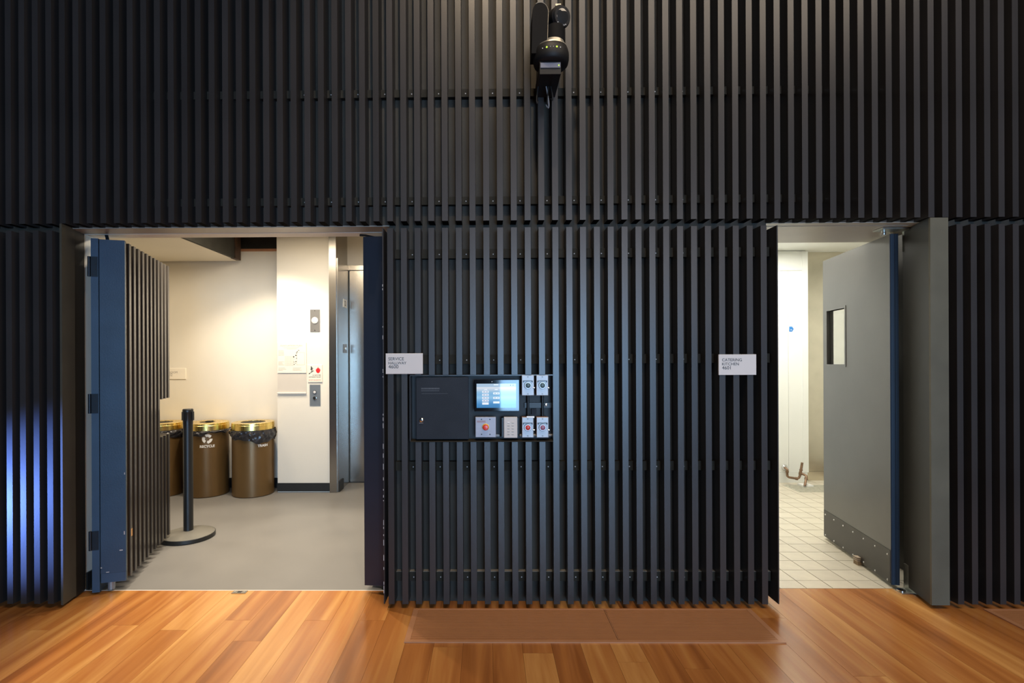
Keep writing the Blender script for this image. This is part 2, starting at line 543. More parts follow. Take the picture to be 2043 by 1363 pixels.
def text_mesh(s, size, bold=0.0, extrude=0.0004, space=1.0):
    c = bpy.data.curves.new('lettering', 'FONT')
    c.body = s
    c.size = size
    c.offset = bold * size
    c.extrude = extrude
    c.space_character = space
    c.resolution_u = 3
    o = bpy.data.objects.new('lettering', c)
    COL.objects.link(o)
    dg = bpy.context.evaluated_depsgraph_get()
    me = bpy.data.meshes.new_from_object(o.evaluated_get(dg))
    bpy.data.objects.remove(o)
    return me


def lettering(s, x, y, z, width, m, parent, height=None, bold=0.0, name='lettering', wrap=None):
    """writing in the picture plane: left edge x, base line z, fitted to a width; wrap = (cx, cy, r, angle) lays it round a drum"""
    me = text_mesh(s, 0.1, bold)
    xs = [v.co.x for v in me.vertices]
    zs = [v.co.y for v in me.vertices]
    k = width / (max(xs) - min(xs))
    kz = k if height is None else height / (max(zs) - min(zs))
    x0 = min(xs)
    for v in me.vertices:
        a, b, c = (v.co.x - x0) * k, v.co.y * kz, v.co.z
        if wrap:
            cx, cy, r, ang = wrap
            t = ang + (a - width / 2) / r
            v.co = (cx + (r + 0.0006 + c) * math.sin(t), cy - (r + 0.0006 + c) * math.cos(t), z + b)
        else:
            v.co = (x + a, y - c, z + b)
    me.materials.clear()
    me.materials.append(m)
    me.name = name
    return put(name, me, parent)


# ================================================================== SETTING
YF = 2.83            # plane of the slat faces
YB = 2.925           # plane of the backing behind the slats
PITCH, FINW = 0.0763, 0.0327
ZU = az(440, YF)     # foot of the upper slats
ZL = az(454, YF)     # top of the lower slats
ZTOP = 4.30
X_L = ax(124, YF)    # corner of the left portal
X_CL = ax(764, YF)   # left end of the middle slat wall
X_CR = ax(1552, YF)  # right end of the middle slat wall
X_R0 = ax(1857, YF)  # right portal jamb
X_R1 = ax(1893, YF)
YT_L = 3.055         # thresholds
YT_R = 3.085

# --- slat wall
b = MB()
b.box(-5.0, 5.2, YB, YB + 0.12, ZU + 0.004, 5.5)
b.box(-5.0, X_L - 0.09, YB, YB + 0.12, 0.0, ZU + 0.004)
b.box(X_CL + 0.02, X_CR - 0.01, YB, YB + 0.12, 0.0, ZU + 0.004)
b.box(X_R1 + 0.005, 5.2, YB, YB + 0.12, 0.0, ZU + 0.004)
wall_front = b.build('wall_front', M['backing'], kind='structure')
wall_front['label'] = 'black slatted feature wall with two open doorways'

PX0 = ax(993, YF)    # left edge of one slat, the grid's origin
slat_cache = {}


def slat(x0, z0, z1):
    key = round(z1 - z0, 4)
    if key not in slat_cache:
        me = MB().box(0, FINW, 0, YB - YF + 0.002, 0, z1 - z0).mesh('slat', M['slat'])
        me.materials.append(M['slat_end'])
        me.polygons[0].material_index = 1      # sawn lower end
        slat_cache[key] = me
    return put('slat', slat_cache[key], wall_front, loc=(x0, YF, z0))


Z_N1 = az(749, YF, 950)      # control niche top / bottom
Z_N0 = az(880, YF, 950)
X_N0, X_N1 = ax(818, YF), ax(1103, YF)
for k in range(-46, 50):
    x0 = PX0 + k * PITCH
    slat(x0, ZU, ZTOP)
    zf = 0.027
    if x0 + FINW < X_L - 0.012 or x0 > X_R1 + 0.012:
        slat(x0, zf, ZL)
    elif X_CL + 0.012 < x0 and x0 + FINW < X_CR - 0.02:
        if X_N0 + 0.01 < x0 + FINW / 2 < X_N1 - 0.002:
            slat(x0, zf, Z_N0 - 0.006)
            slat(x0, Z_N1 + 0.004, ZL)
        else:
            slat(x0, zf, ZL)

# horizontal rails behind the slats
for py in (185, 400, 506, 717, 930, 1150):
    z = az(py, YB - 0.032)
    upper = py < 440
    hh = 0.022 if upper else 0.026
    spans = [(-5.0, 5.2)] if upper else [(-5.0, X_L - 0.09), (X_CL + 0.02, X_CR - 0.01), (X_R1 + 0.005, 5.2)]
    for s0, s1 in spans:
        MB().box(s0, s1, YB - 0.032, YB + 0.001, z - hh, z + hh).build('rail', M['rail'], wall_front)
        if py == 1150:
            MB().box(s0, s1, YB - 0.0325, YB - 0.001, z + hh, z + hh + 0.0012).build('rail_highlight', M['rail_glint'], wall_front)  # highlight along the rail top, painted as a thin pale strip
        if not upper and s0 != X_CL + 0.02:
            continue
        # screw heads, one in every other gap
        w = MB()
        x = max(s0, -2.0)
        k = math.ceil((x - PX0) / PITCH)
        while PX0 + k * PITCH < min(s1, 2.2):
            cx = PX0 + k * PITCH + FINW + 0.022
            if k % 2 and cx < s1 - 0.02:
                w.cyl((cx, YB - 0.034, z - 0.004), (cx, YB - 0.031, z - 0.004), 0.0032, n=8)
            k += 1
        o = w.build('screw_heads', M['scuff'], wall_front)
        o['kind'] = 'stuff'

# thin end plates of the middle wall and the portal corner plates
MB().box(X_CL, X_CL + 0.006, YF - 0.004, 3.05, 0.03, ZL).build('end_plate', M['slat'], wall_front)
MB().box(X_CR - 0.006, X_CR, YF - 0.004, 3.05, 0.03, ZL).build('end_plate', M['slat'], wall_front)

# worn edge of the left end plate
w = MB()
rw = random.Random(9)
for k in range(26):
    zc = rw.uniform(0.08, 1.45) if k < 22 else rw.uniform(1.45, 2.0)
    w.box(X_CL - 0.0008, X_CL + 0.0022, YF - 0.0048, YF - 0.003, zc, zc + rw.uniform(0.006, 0.035))
w.build('worn_edge', M['scuff'], wall_front)['kind'] = 'stuff'

# --- left portal frame
t = struct_empty('trim_1', (X_L, YF, 0), 'dark olive jamb of the hallway doorway')
X_L2 = ax(169, 3.05)
MB().add([(X_L, YF, 0.02), (X_L, YF, ZU), (X_L - 0.02, 2.945, ZU), (X_L - 0.02, 2.945, 0.02),
          (X_L - 0.012, YF, 0.02), (X_L - 0.012, YF, ZU), (X_L - 0.10, 2.945, ZU), (X_L - 0.10, 2.945, 0.02)],
         [(0, 3, 2, 1), (4, 5, 6, 7), (0, 1, 5, 4), (2, 3, 7, 6), (1, 2, 6, 5), (0, 4, 7, 3)]).build('jamb_panel', M['jamb_left'], t)
MB().add([(X_L - 0.024, 2.947, 0.01), (X_L - 0.024, 2.947, ZU), (X_L2, 3.05, ZU), (X_L2, 3.05, 0.01),
          (X_L - 0.10, 2.947, 0.01), (X_L - 0.10, 2.947, ZU), (X_L2 - 0.09, 3.05, ZU), (X_L2 - 0.09, 3.05, 0.01)],
         [(0, 3, 2, 1), (4, 5, 6, 7), (0, 1, 5, 4), (2, 3, 7, 6), (1, 2, 6, 5), (0, 4, 7, 3)]).build('jamb_stop', M['jamb_dark'], t)
t = struct_empty('trim_2', (-1.5, YB, ZU), 'head lining of the hallway doorway')
MB().box(X_L - 0.1, X_CL + 0.02, YB + 0.003, 3.053, ZU - 0.004, ZU + 0.003).build('soffit_board', M['soffit'], t)
MB().box(X_L - 0.1, X_CL + 0.02, 3.058, 3.15, ZU - 0.006, ZU + 0.0).build('head_lip', M['cream_trim'], t)

# --- right portal frame
t = struct_empty('trim_3', (X_R0, YF, 0), 'dark olive jamb of the kitchen doorway')
MB().box(X_R0, X_R1, YF, YF + 0.011, 0.022, ZU - 0.002).build('jamb_post', M['jamb'], t)
MB().add([(X_R0 + 0.002, YF + 0.012, 0.02), (X_R0 + 0.002, YF + 0.012, ZU), (ax(1802, 3.10), 3.10, ZU), (ax(1802, 3.10), 3.10, 0.02),
          (X_R1, YF + 0.092, 0.02), (X_R1, YF + 0.092, ZU), (X_R1 + 0.05, 3.10, ZU), (X_R1 + 0.05, 3.10, 0.02)],
         [(0, 1, 2, 3), (4, 7, 6, 5), (0, 4, 5, 1), (2, 6, 7, 3), (1, 5, 6, 2), (0, 3, 7, 4)]).build('jamb_lining', M['jamb_dark'], t)
MB().box(2.70, 2.80, 3.102, 3.45, 0.0, 2.5).build('jamb_return', M['jamb_dark'], t)
t = struct_empty('trim_4', (2.0, YB, ZU), 'head lining of the kitchen doorway')
MB().box(X_CR - 0.04, X_R1 + 0.05, YB + 0.003, 2.985, ZU - 0.002, ZU + 0.003).build('soffit_board', M['soffit'], t)
MB().box(X_CR - 0.04, X_R1 + 0.05, 2.988, 3.41, ZU - 0.004, ZU + 0.02).build('soffit_board', M['soffit'], t)

# --- hall floor: planks
floor = MB().box(-6, 6, -9.0, 2.98, -0.08, -0.0125).build('floor', M['floor_sub'], kind='structure')
floor['label'] = 'amber strand bamboo plank floor'
PW = 0.142
plank_cache = {}


def plank(x0, y0, y1):
    key = round(y1 - y0, 3)
    if key not in plank_cache:
        plank_cache[key] = MB().box(0.0005, PW - 0.0005, 0.0006, key - 0.0006, -0.0125, 0).mesh('plank', M['wood'])
    put('plank', plank_cache[key], floor, loc=(x0, y0, 0))


GX0, GX1 = floor_at(806, 1283).x, floor_at(1569, 1285).x   # bounds of the long grille
for c in range(-28, 31):
    x0 = 0.02 + c * PW
    yend = YT_L if x0 < 0.4 else YT_R
    y = yend
    ln = random.randint(4, 36) * 0.05
    while y > -0.9:
        y0 = max(y - ln, -0.9)
        plank(x0, y0, y)
        y = y0
        ln = 1.83
MB().box(-6, 6, -9.0, -0.902, -0.0125, 0).build('far_floor', M['floor_sub'], floor)

# --- service hallway
fl = MB().box(-4.3, -0.25, YT_L + 0.004, 6.2, -0.05, -0.001).build('floor_hallway', M['vinyl'], kind='structure')
fl['label'] = 'grey vinyl floor of the service hallway'
MB().box(X_L2 - 0.02, X_CL + 0.05, YT_L - 0.001, YT_L + 0.005, -0.03, 0.001).build('trim_5', M['cream_trim'], kind='structure')

YW, YP = 5.55, 5.34       # back wall, lift pier face
XP0 = ax(553, YP)
XP1 = ax(658, YP)
XJ1 = ax(671, YP - 0.02)
YE = 5.77                  # lift door plane
ZOR = az(501, YW, 510)
MB().box(-4.4, XP0 + 0.02, YW, YW + 0.1, 0.0, ZOR).build('wall_hallway_back', M['cream'], kind='structure')
MB().box(-2.9, XP0 + 0.02, YW - 0.012, YW + 0.1, ZOR - 0.004, ZOR + 0.022).build('trim_6', M['orange'], kind='structure')
MB().box(XP0, XP1, YP, YP + 0.5, 0.0, 3.2).build('wall_lift_pier', M['cream'], kind='structure')
MB().box(-4.4, XP0, YW - 0.014, YW, 0.0, 0.105).build('baseboard_hallway_back', M['base'], kind='structure')
MB().box(XP0 - 0.002, XP1, YP - 0.012, YP, 0.012, 0.097).build('baseboard_pier', M['base'], kind='structure')
# stub of wall behind the open left leaf
MB().box(X_L2 - 0.20, X_L2 - 0.006, 3.058, 3.16, 0.0, 3.0).build('wall_hallway_stub', M['cream'], kind='structure')
MB().box(X_L2 - 0.006, X_L2 + 0.004, 3.06, 3.15, 0.0, 0.105).build('baseboard_stub', M['base'], kind='structure')
# side walls and ceilings
MB().box(-4.5, -4.4, 3.06, 5.65, 0, 3.2).build('wall_hallway_left', M['cream'], kind='structure')
MB().box(-0.30, -0.22, 3.06, 6.2, 0, 3.2).build('wall_hallway_right', M['cream'], kind='structure')
ZLOW = az(520, 5.5, 474)
XLOW = at(474, 520, 5.5).x
MB().box(-4.4, XLOW, 3.06, 5.52, ZLOW, ZLOW + 0.06).build('ceiling_low', M['cream'], kind='structure')
MB().box(XLOW, XLOW + 0.035, 3.06, 5.50, ZLOW, 3.1).build('trim_7', M['darkceil'], kind='structure')
MB().box(XLOW - 0.002, XLOW + 0.045, 5.36, 5.48, ZLOW - 0.004, 3.1).build('trim_8', M['rust'], kind='structure')
MB().box(-4.4, -0.2, 3.06, 6.4, 3.1, 3.2).build('ceiling_hallway', M['darkceil'], kind='structure')
MB().box(-3.0, XP0 + 0.02, 5.66, 5.72, ZOR - 0.1, 3.1).build('wall_hallway_upper', M['darkceil'], kind='structure')
MB().box(-4.4, -0.25, 3.06, 3.10, 2.16, 3.1).build('wall_hallway_front', M['cream'], kind='structure')

# lift recess
XR = ax(672, 5.31)
ZE = az(530, YE, 700)
lift = struct_empty('door_4', (XJ1, YE, 0), 'brushed steel lift entrance')
MB().box(XP1, XJ1, YP - 0.022, YP + 0.42, 0.0, 3.1).build('jamb', M['steel'], lift)
XD = ax(697, YE)
MB().box(XJ1 + 0.0, XR + 0.004, YP, YE, 0.0, ZE).build('return_panel', M['steel'], lift)
MB().box(XD - 0.005, XD + 1.0, YE + 0.026, YE + 0.030, 0.0, ZE - 0.05).build('shadow_gap', M['black_matte'], lift)
MB().box(XD + 0.007, XD + 1.0, YE, YE + 0.025, 0.004, ZE - 0.060).build('door_leaf', M['steel'], lift)
MB().box(XD - 0.15, XD - 0.008, YE - 0.006, YE + 0.03, 0.004, ZE - 0.0).build('door_jamb', M['steel'], lift)
MB().box(XD - 0.005, XD + 1.0, YE - 0.008, YE + 0.03, ZE - 0.052, ZE).build('head_panel', M['steel'], lift)
MB().box(XD - 0.2, -0.25, YE + 0.031, YE + 0.1, 0, 3.1).build('wall_lift', M['cream'], kind='structure')
MB().box(XR - 0.02, -0.25, YE - 0.012, YE + 0.04, ZE + 0.002, 3.1).build('wall_lift_upper', M['cream'], kind='structure')
MB().box(XR + 0.004, XR + 0.014, 5.345, 5.50, 0.0, 0.11).build('baseboard_lift', M['base'], kind='structure')
MB().box(XD - 0.01, XD + 1.0, YE - 0.02, YE - 0.002, -0.0005, 0.004).build('sill', M['black_metal'], lift)

# --- kitchen
XK0, XK1 = ax(1540, 5.70), ax(1612, 5.70)
ZKC = az(501, 5.72, 1625)
kf = MB().box(1.2, 4.6, YT_R + 0.003, 6.1, -0.05, -0.010).build('floor_kitchen', M['grout'], kind='structure')
kf['label'] = 'beige tiled kitchen floor with grey grout'
TP = 0.1565
tile_me = MB().box(0.0025, TP - 0.0025, 0.0025, TP - 0.0025, -0.012, 0).mesh('tile', M['tile'])
TX = floor_at(1638, 1158.2).x
TY = floor_at(1638, 1158.2).y
half_me = MB().box(0.0025, TP - 0.0025, YT_R + 0.004 - TY + TP, TP - 0.0025, -0.012, 0).mesh('tile', M['tile'])
for i in range(-6, 12):
    for j in range(-1, 18):
        x, y = TX + i * TP, TY + j * TP
        if x < 1.5 or x > 4.3 or y > 5.72:
            continue
        if 3 <= i <= 5 and False:
            continue
        # only the tiles the open doorway can show
        if x / y < 0.36 or x / max(y, 3.0) > 0.92:
            continue
        put('tile', half_me if j == -1 else tile_me, kf, loc=(x, y, 0))
wk = MB().box(1.2, XK1, 5.735, 5.83, 0, 2.6).build('wall_kitchen_back', M['white_frp'], kind='structure')
zp = az(540, 5.72, 1575)
xs = ax(1573, 5.72)
zb = az(943, 5.72, 1575)
MB().box(1.3, XK1 - 0.002, 5.722, 5.736, zp + 0.002, ZKC).build('panel', M['white_frp'], wk)
MB().box(1.3, xs - 0.0015, 5.722, 5.736, zb + 0.002, zp - 0.002).build('panel', M['white_frp'], wk)
MB().box(xs + 0.0015, XK1 - 0.05, 5.722, 5.736, zb + 0.002, zp - 0.002).build('panel', M['white_frp'], wk)
MB().box(XK1 - 0.05, XK1 + 0.012, 5.714, 5.736, zb + 0.002, ZKC).build('corner_guard', M['white_frp'], wk)
MB().box(1.3, XK1, 5.716, 5.736, 0, zb).build('cove_base', M['white_frp'], wk)
ws = MB().box(XK1 + 0.012, 4.6, 5.83, 5.92, 0, 2.6).build('wall_kitchen_steel', M['steel_beige'], kind='structure')
zb2 = az(941, 5.82, 1630)
MB().box(XK1 + 0.012, 4.4, 5.822, 5.831, zb2 + 0.002, ZKC).build('steel_panel', M['steel_beige'], ws)
MB().box(XK1 + 0.012, 4.4, 5.812, 5.831, 0, zb2).build('steel_base', M['steel_beige'], ws)
MB().box(1.1, 4.7, 3.06, 6.0, ZKC + 0.01, ZKC + 0.1).build('ceiling_kitchen', M['white_frp'], kind='structure')
MB().box(4.45, 4.55, 3.12, 5.9, 0, 2.6).build('wall_kitchen_right', M['white_frp'], kind='structure')
MB().box(1.1, 1.2, 3.06, 5.9, 0, 2.6).build('wall_kitchen_left', M['white_frp'], kind='structure')
MB().box(1.1, X_CR - 0.05, 3.06, 3.10, 0, 2.6).build('wall_kitchen_front', M['white_frp'], kind='structure')
MB().box(X_R1 + 0.07, 4.6, 3.10, 3.16, 0, 2.6).build('wall_kitchen_front', M['white_frp'], kind='structure')

# --- rest of the hall (behind and beside the photographer)
MB().box(-6.1, -6.0, -9, 3.0, 0, 5.6).build('wall_left', M['hallpaint'], kind='structure')
MB().box(6.0, 6.1, -9, 3.0, 0, 5.6).build('wall_right', M['hallpaint'], kind='structure')
MB().box(-6.1, 6.1, -9.1, -9.0, 0, 5.6).build('wall_back', M['hallpaint'], kind='structure')
MB().box(-6.1, 6.1, -9.1, 3.2, 5.5, 5.6).build('ceiling', M['hallpaint'], kind='structure')

# ================================================================== DOOR LEAVES
# left leaf of the hallway doors, swung a little past square
A = (ax(249.5, 3.05), 3.05)
ang = R(16.8)
u = (-math.sin(ang), math.cos(ang))
n = (math.cos(ang), math.sin(ang))
D1 = struct_empty('door_1', (A[0], A[1], 0), 'open slatted door leaf with slate blue edge')
z0, z1 = 0.062, az(480, 3.05, 250)
MB().obox(A, u, n, 0, 0.014, -0.130, 0, z0 + 0.055, z1).build('edge_plate', M['navy'], D1)
MB().obox(A, u, n, 0.001, 0.014, -0.129, -0.001, z0, z0 + 0.054).build('edge_foot', M['navy'], D1)
MB().obox(A, u, n, -0.004, 0.66, -0.172, -0.1335, 0.012, z1 + 0.003).build('slab', M['navy'], D1)
MB().obox(A, u, n, 0.014, 0.66, -0.1335, -0.088, z0, z1 - 0.004).build('backing', M['backing'], D1)
zn1, zn0 = az(795, 3.8, 325), az(868, 3.8, 325)
MB().obox(A, u, n, 0.66, 0.872, -0.125, -0.088, zn1 + 0.02, z1 - 0.03).build('backing', M['backing'], D1)
MB().obox(A, u, n, 0.66, 0.872, -0.125, -0.088, z0 + 0.03, zn0 - 0.02).build('backing', M['backing'], D1)
M['slat_door'] = mat('brown_black_door_slat', (0.050, 0.043, 0.037), rough=0.27, var=0.04, scale=9, stretch=(1, 1, 0.25), rand=0.1)
for k in range(0, 12):
    s = 0.0145 + k * 0.0763 - (0.0 if k else 0.0)
    s0, s1 = (0.0145, 0.024) if k == 0 else (s - 0.0185, s + 0.0142)
    if k >= 9:
        MB().obox(A, u, n, s0, s1, -0.094, 0, zn1, z1 - 0.003).build('slat', M['slat_door'], D1)
        MB().obox(A, u, n, s0, s1, -0.094, 0, z0, zn0).build('slat', M['slat_door'], D1)
    else:
        MB().obox(A, u, n, s0, s1, -0.094, 0, z0, z1 - 0.003).build('slat', M['slat_door'], D1)
for za, zb_ in ((az(552, 3.0, 185), az(512, 3.0, 185)), (az(825, 3.0, 185), az(786, 3.0, 185)), (az(1098, 3.0, 185), az(1060, 3.0, 185))):
    h = MB().obox(A, u, n, -0.0075, -0.004, -0.170, -0.137, za, zb_).build('hinge', M['hinge'], D1)
    px_, py_ = A[0] - n[0] * 0.178, A[1] - n[1] * 0.178 - 0.006
    MB().cyl((px_, py_, za), (px_, py_, zb_), 0.0085, n=12).build('knuckle', M['hinge'], h, smooth=True)
    w = MB()
    for sx, sz in ((-0.163, 0.12), (-0.147, 0.36), (-0.147, 0.62), (-0.163, 0.88)):
        q = za + (zb_ - za) * sz
        x_, y_ = A[0] + n[0] * sx - u[0] * 0.0075, A[1] + n[1] * sx - u[1] * 0.0075
        w.cyl((x_, y_, q), (x_ - u[0] * 0.001, y_ - u[1] * 0.001, q), 0.0035, n=8)
    w.build('screws', M['black_matte'], h)['kind'] = 'stuff'
# floor bolt and paint chips
x_, y_ = A[0] - n[0] * 0.085 + u[0] * 0.03, A[1] - n[1] * 0.085 + u[1] * 0.03
MB().cyl((x_, y_, 0.012), (x_, y_, z0 + 0.01), 0.019, n=14).build('foot_bolt', M['panel_blue'], D1, smooth=True)
w = MB()
for k, (sx, zz, a, c_) in enumerate(((-0.02, 0.245, 0.013, 0.006), (-0.09, 0.122, 0.012, 0.004), (-0.125, 0.15, 0.005, 0.006), (-0.006, 0.34, 0.004, 0.02), (-0.004, 0.70, 0.003, 0.012))):
    w.obox(A, u, n, -0.0006, 0.001, sx - a, sx + a * 0.3, zz, zz + c_)
w.build('paint_chip', M['scuff'], D1)
MB().obox(A, u, n, 0.0763 * 1 + 0.008, 0.0763 * 1 + 0.028, -0.004, 0.0006, 0.30, 0.345).build('wood_chip', M['chip'], D1)
MB().tube([(A[0] - n[0] * 0.12, A[1] + 0.02, z1 - 0.01), (A[0] - n[0] * 0.125, A[1] + 0.02, z1 + 0.02), (A[0] - n[0] * 0.14, A[1] + 0.03, z1 + 0.045)], 0.009).build('closer_pin', M['hinge'], D1, smooth=True)

# right leaf of the hallway doors, seen on edge
A2 = (ax(725.5, 3.04), 3.04)
a2 = R(5)
u2 = (math.sin(a2), math.cos(a2))
n2 = (-math.cos(a2), math.sin(a2))
D2 = struct_empty('door_2', (A2[0], A2[1], 0), 'open slatted door leaf with dark navy edge')
z0b, z1b = az(1168, 3.04, 745), az(472.5, 3.04, 745)
MB().obox(A2, u2, n2, 0, 0.014, -0.130, 0, z0b, z1b).build('edge_plate', M['navy_dark'], D2)
MB().obox(A2, u2, n2, 0.0, 0.86, -0.172, -0.1335, z0b, z1b).build('slab', M['navy_dark'], D2)
MB().obox(A2, u2, n2, 0.014, 0.86, -0.1335, -0.088, z0b, z1b - 0.004).build('backing', M['backing'], D2)
for k in range(1, 12):
    s = 0.0145 + k * 0.0763
    MB().obox(A2, u2, n2, s - 0.0185, s + 0.0142, -0.094, 0, z0b, z1b - 0.003).build('slat', M['slat_door'], D2)
MB().cyl((A2[0] + 0.11, A2[1] + 0.05, 0.001), (A2[0] + 0.11, A2[1] + 0.05, z0b), 0.022, n=14).build('foot_bolt', M['black_metal'], D2, smooth=True)
MB().tube([(A2[0] + 0.075, 3.045, z1b - 0.005), (A2[0] + 0.01, 3.075, z1b + 0.016), (A2[0] - 0.03, 3.09, z1b + 0.022)], 0.007).build('closer_arm', M['black_metal'], D2, smooth=True)

# kitchen swing door
B0 = (ax(1775.5, 3.10), 3.10)
B1 = (ax(1642.5, 3.95), 3.95)
dl = math.hypot(B1[0] - B0[0], B1[1] - B0[1])
u3 = ((B1[0] - B0[0]) / dl, (B1[1] - B0[1]) / dl)
n3 = (u3[1], -u3[0])          # towards the jamb
D3 = struct_empty('door_3', (B0[0], B0[1], 0), 'open grey swing door with kick plate and vision panel')
z0c, z1c = 0.018, az(467.5, 3.10, 1775)
# vision panel opening
s_w0, s_w1 = 0.535, 0.80
zw0, zw1 = 1.335, 1.735
th = 0.044


def leafbox(s0, s1, za, zb_, t0=0.0, t1=th):
    return MB().obox(B0, u3, n3, s0, s1, t0, t1, za, zb_)


w = MB()
for s0, s1, za, zb_ in ((0, s_w0, z0c, z1c), (s_w1, dl, z0c, z1c), (s_w0, s_w1, z0c, zw0), (s_w0, s_w1, zw1, z1c)):
    w.obox(B0, u3, n3, s0, s1, 0, th, za, zb_)
w.build('slab', M['door_grey'], D3)
for t0, t1 in ((0.004, 0.022), (0.026, 0.044)):
    leafbox(-0.0055, 0.0, z0c, z1c, t0, t1).build('edge_strip', M['navy_edge'], D3)
leafbox(-0.003, 0.0, z0c, z1c, 0.0, th).build('edge_core', M['navy_dark'], D3)
f_ = 0.016
fr = MB()
for s0, s1, za, zb_ in ((s_w0 - f_, s_w1 + f_, zw0 - f_, zw0), (s_w0 - f_, s_w1 + f_, zw1, zw1 + f_), (s_w0 - f_, s_w0, zw0, zw1), (s_w1, s_w1 + f_, zw0, zw1)):
    fr.obox(B0, u3, n3, s0, s1, -0.0035, th + 0.0035, za, zb_)
vf = fr.build('window_frame', M['door_grey'], D3)
leafbox(s_w0, s_w1, zw0, zw1, 0.019, 0.025).build('pane', M['pane'], vf)
kp = leafbox(0.004, dl - 0.004, z0c + 0.004, 0.222, -0.0025, 0.0).build('kick_plate', M['kick'], D3)
for k in range(7):
    s = 0.03 + k * (dl - 0.06) / 6
    for zz in (0.035, 0.19):
        p = (B0[0] + u3[0] * s - n3[0] * 0.0025, B0[1] + u3[1] * s - n3[1] * 0.0025, zz)
        q = (p[0] - n3[0] * 0.0025, p[1] - n3[1] * 0.0025, zz)
        MB().cyl(p, q, 0.006, 0.004, n=10).build('rivet', M['chrome'], kp)
# pivots
t = struct_empty('trim_9', (ax(1806, 3.09), 3.09, 2.1), 'galvanised top pivot bracket of the swing door')
xj = ax(1802, 3.10)
MB().box(xj - 0.004, xj + 0.014, 2.985, 3.098, az(503, 3.1, 1800), ZU - 0.006).build('bracket_plate', M['galv'], t)
MB().box(B0[0] - 0.10, xj + 0.004, 3.02, 3.098, ZU - 0.014, ZU - 0.006).build('pivot_arm', M['galv'], t)
MB().cyl((B0[0] - 0.02, 3.12, z1c), (B0[0] - 0.02, 3.12, ZU - 0.006), 0.012, n=12).build('pivot_pin', M['chrome'], t, smooth=True)
t = struct_empty('trim_10', (xj, 3.09, 0), 'galvanised floor pivot bracket of the swing door')
br = MB().box(xj - 0.012, xj - 0.004, 3.0, 3.09, 0.003, 0.15)
br.box(xj - 0.085, xj - 0.012, 3.01, 3.085, 0.0005, 0.006)
br.build('bracket', M['galv'], t)
MB().cyl((xj - 0.062, 3.045, 0.006), (xj - 0.062, 3.045, 0.012), 0.022, n=16).build('pivot_cup', M['chrome'], t, smooth=True)
MB().cyl((xj - 0.0135, 3.025, 0.125), (xj - 0.011, 3.025, 0.125), 0.005, n=10).build('screw', M['chrome'], t)

# wedge under the swing door
wx, wy = floor_at(1716, 1126).x, floor_at(1716, 1126).y
wd = thing('door_wedge', (wx, wy, 0), 'brown wooden wedge with folded paper under grey swing door', 'door stop')
MB().add([(wx - 0.03, wy - 0.02, 0.0005), (wx + 0.05, wy - 0.02, 0.0005), (wx + 0.05, wy + 0.02, 0.0005), (wx - 0.03, wy + 0.02, 0.0005),
          (wx - 0.03, wy - 0.02, 0.028), (wx - 0.03, wy + 0.02, 0.028), (wx + 0.05, wy - 0.02, 0.006), (wx + 0.05, wy + 0.02, 0.006)],
         [(0, 3, 2, 1), (0, 1, 6, 4), (1, 2, 7, 6), (2, 3, 5, 7), (3, 0, 4, 5), (4, 6, 7, 5)]).build('wedge', M['wedge'], wd)
w = MB()
for k in range(3):
    w.add([(wx - 0.036, wy - 0.022, 0.028 + k * 0.012), (wx + 0.012, wy - 0.024, 0.029 + k * 0.008), (wx + 0.012, wy + 0.015, 0.031 + k * 0.008), (wx - 0.036, wy + 0.018, 0.029 + k * 0.012),
           (wx - 0.036, wy - 0.022, 0.031 + k * 0.012), (wx + 0.012, wy - 0.024, 0.032 + k * 0.008), (wx + 0.012, wy + 0.015, 0.034 + k * 0.008), (wx - 0.036, wy + 0.018, 0.032 + k * 0.012)],
          [(0, 3, 2, 1), (4, 5, 6, 7), (0, 1, 5, 4), (1, 2, 6, 5), (2, 3, 7, 6), (3, 0, 4, 7)])
w.build('folded_paper', M['paper'], wd)

# ================================================================== FLOOR GRILLES
def floor_grille(x0, x1, y0, y1, splits, label, group=None):
    g = thing('floor_grille', ((x0 + x1) / 2, (y0 + y1) / 2, 0), label, 'floor grille', group)
    edges = [x0] + splits + [x1]
    for a, b_ in zip(edges[:-1], edges[1:]):
        w_ = 0.018
        f = MB()
        f.box(a, b_, y0, y0 + w_, 0.0003, 0.0065)
        f.box(a, b_, y1 - w_ * 0.7, y1, 0.0003, 0.006)
        f.box(a, a + (w_ * 1.5 if a == x0 else 0.002), y0 + w_, y1 - w_ * 0.7, 0.0003, 0.006)
        f.box(b_ - (w_ * 1.5 if b_ == x1 else 0.002), b_, y0 + w_, y1 - w_ * 0.7, 0.0003, 0.006)
        fo = f.build('grille_frame', M['grille_frame'], g)
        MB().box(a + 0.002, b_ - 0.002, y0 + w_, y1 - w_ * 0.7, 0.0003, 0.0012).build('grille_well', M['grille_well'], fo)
        bars = MB()
        yy = y0 + w_ + 0.002
        while yy < y1 - w_ * 0.7 - 0.003:
            bars.box(a + 0.004, b_ - 0.004, yy, yy + 0.0058, 0.0012, 0.0052)
            yy += 0.0088
        bars.build('grille_bars', M['grille'], fo)['kind'] = 'stuff'
    return g


gy0 = floor_at(1200, 1284).y
gy1 = YF - 0.005
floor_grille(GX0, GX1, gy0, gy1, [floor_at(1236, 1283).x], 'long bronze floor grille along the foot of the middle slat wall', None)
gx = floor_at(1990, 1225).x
floor_grille(floor_at(2043, 1258).x - 0.0, floor_at(2043, 1258).x + 1.2, gy0, gy1, [], 'bronze floor grille before the slat wall beyond the kitchen doorway')

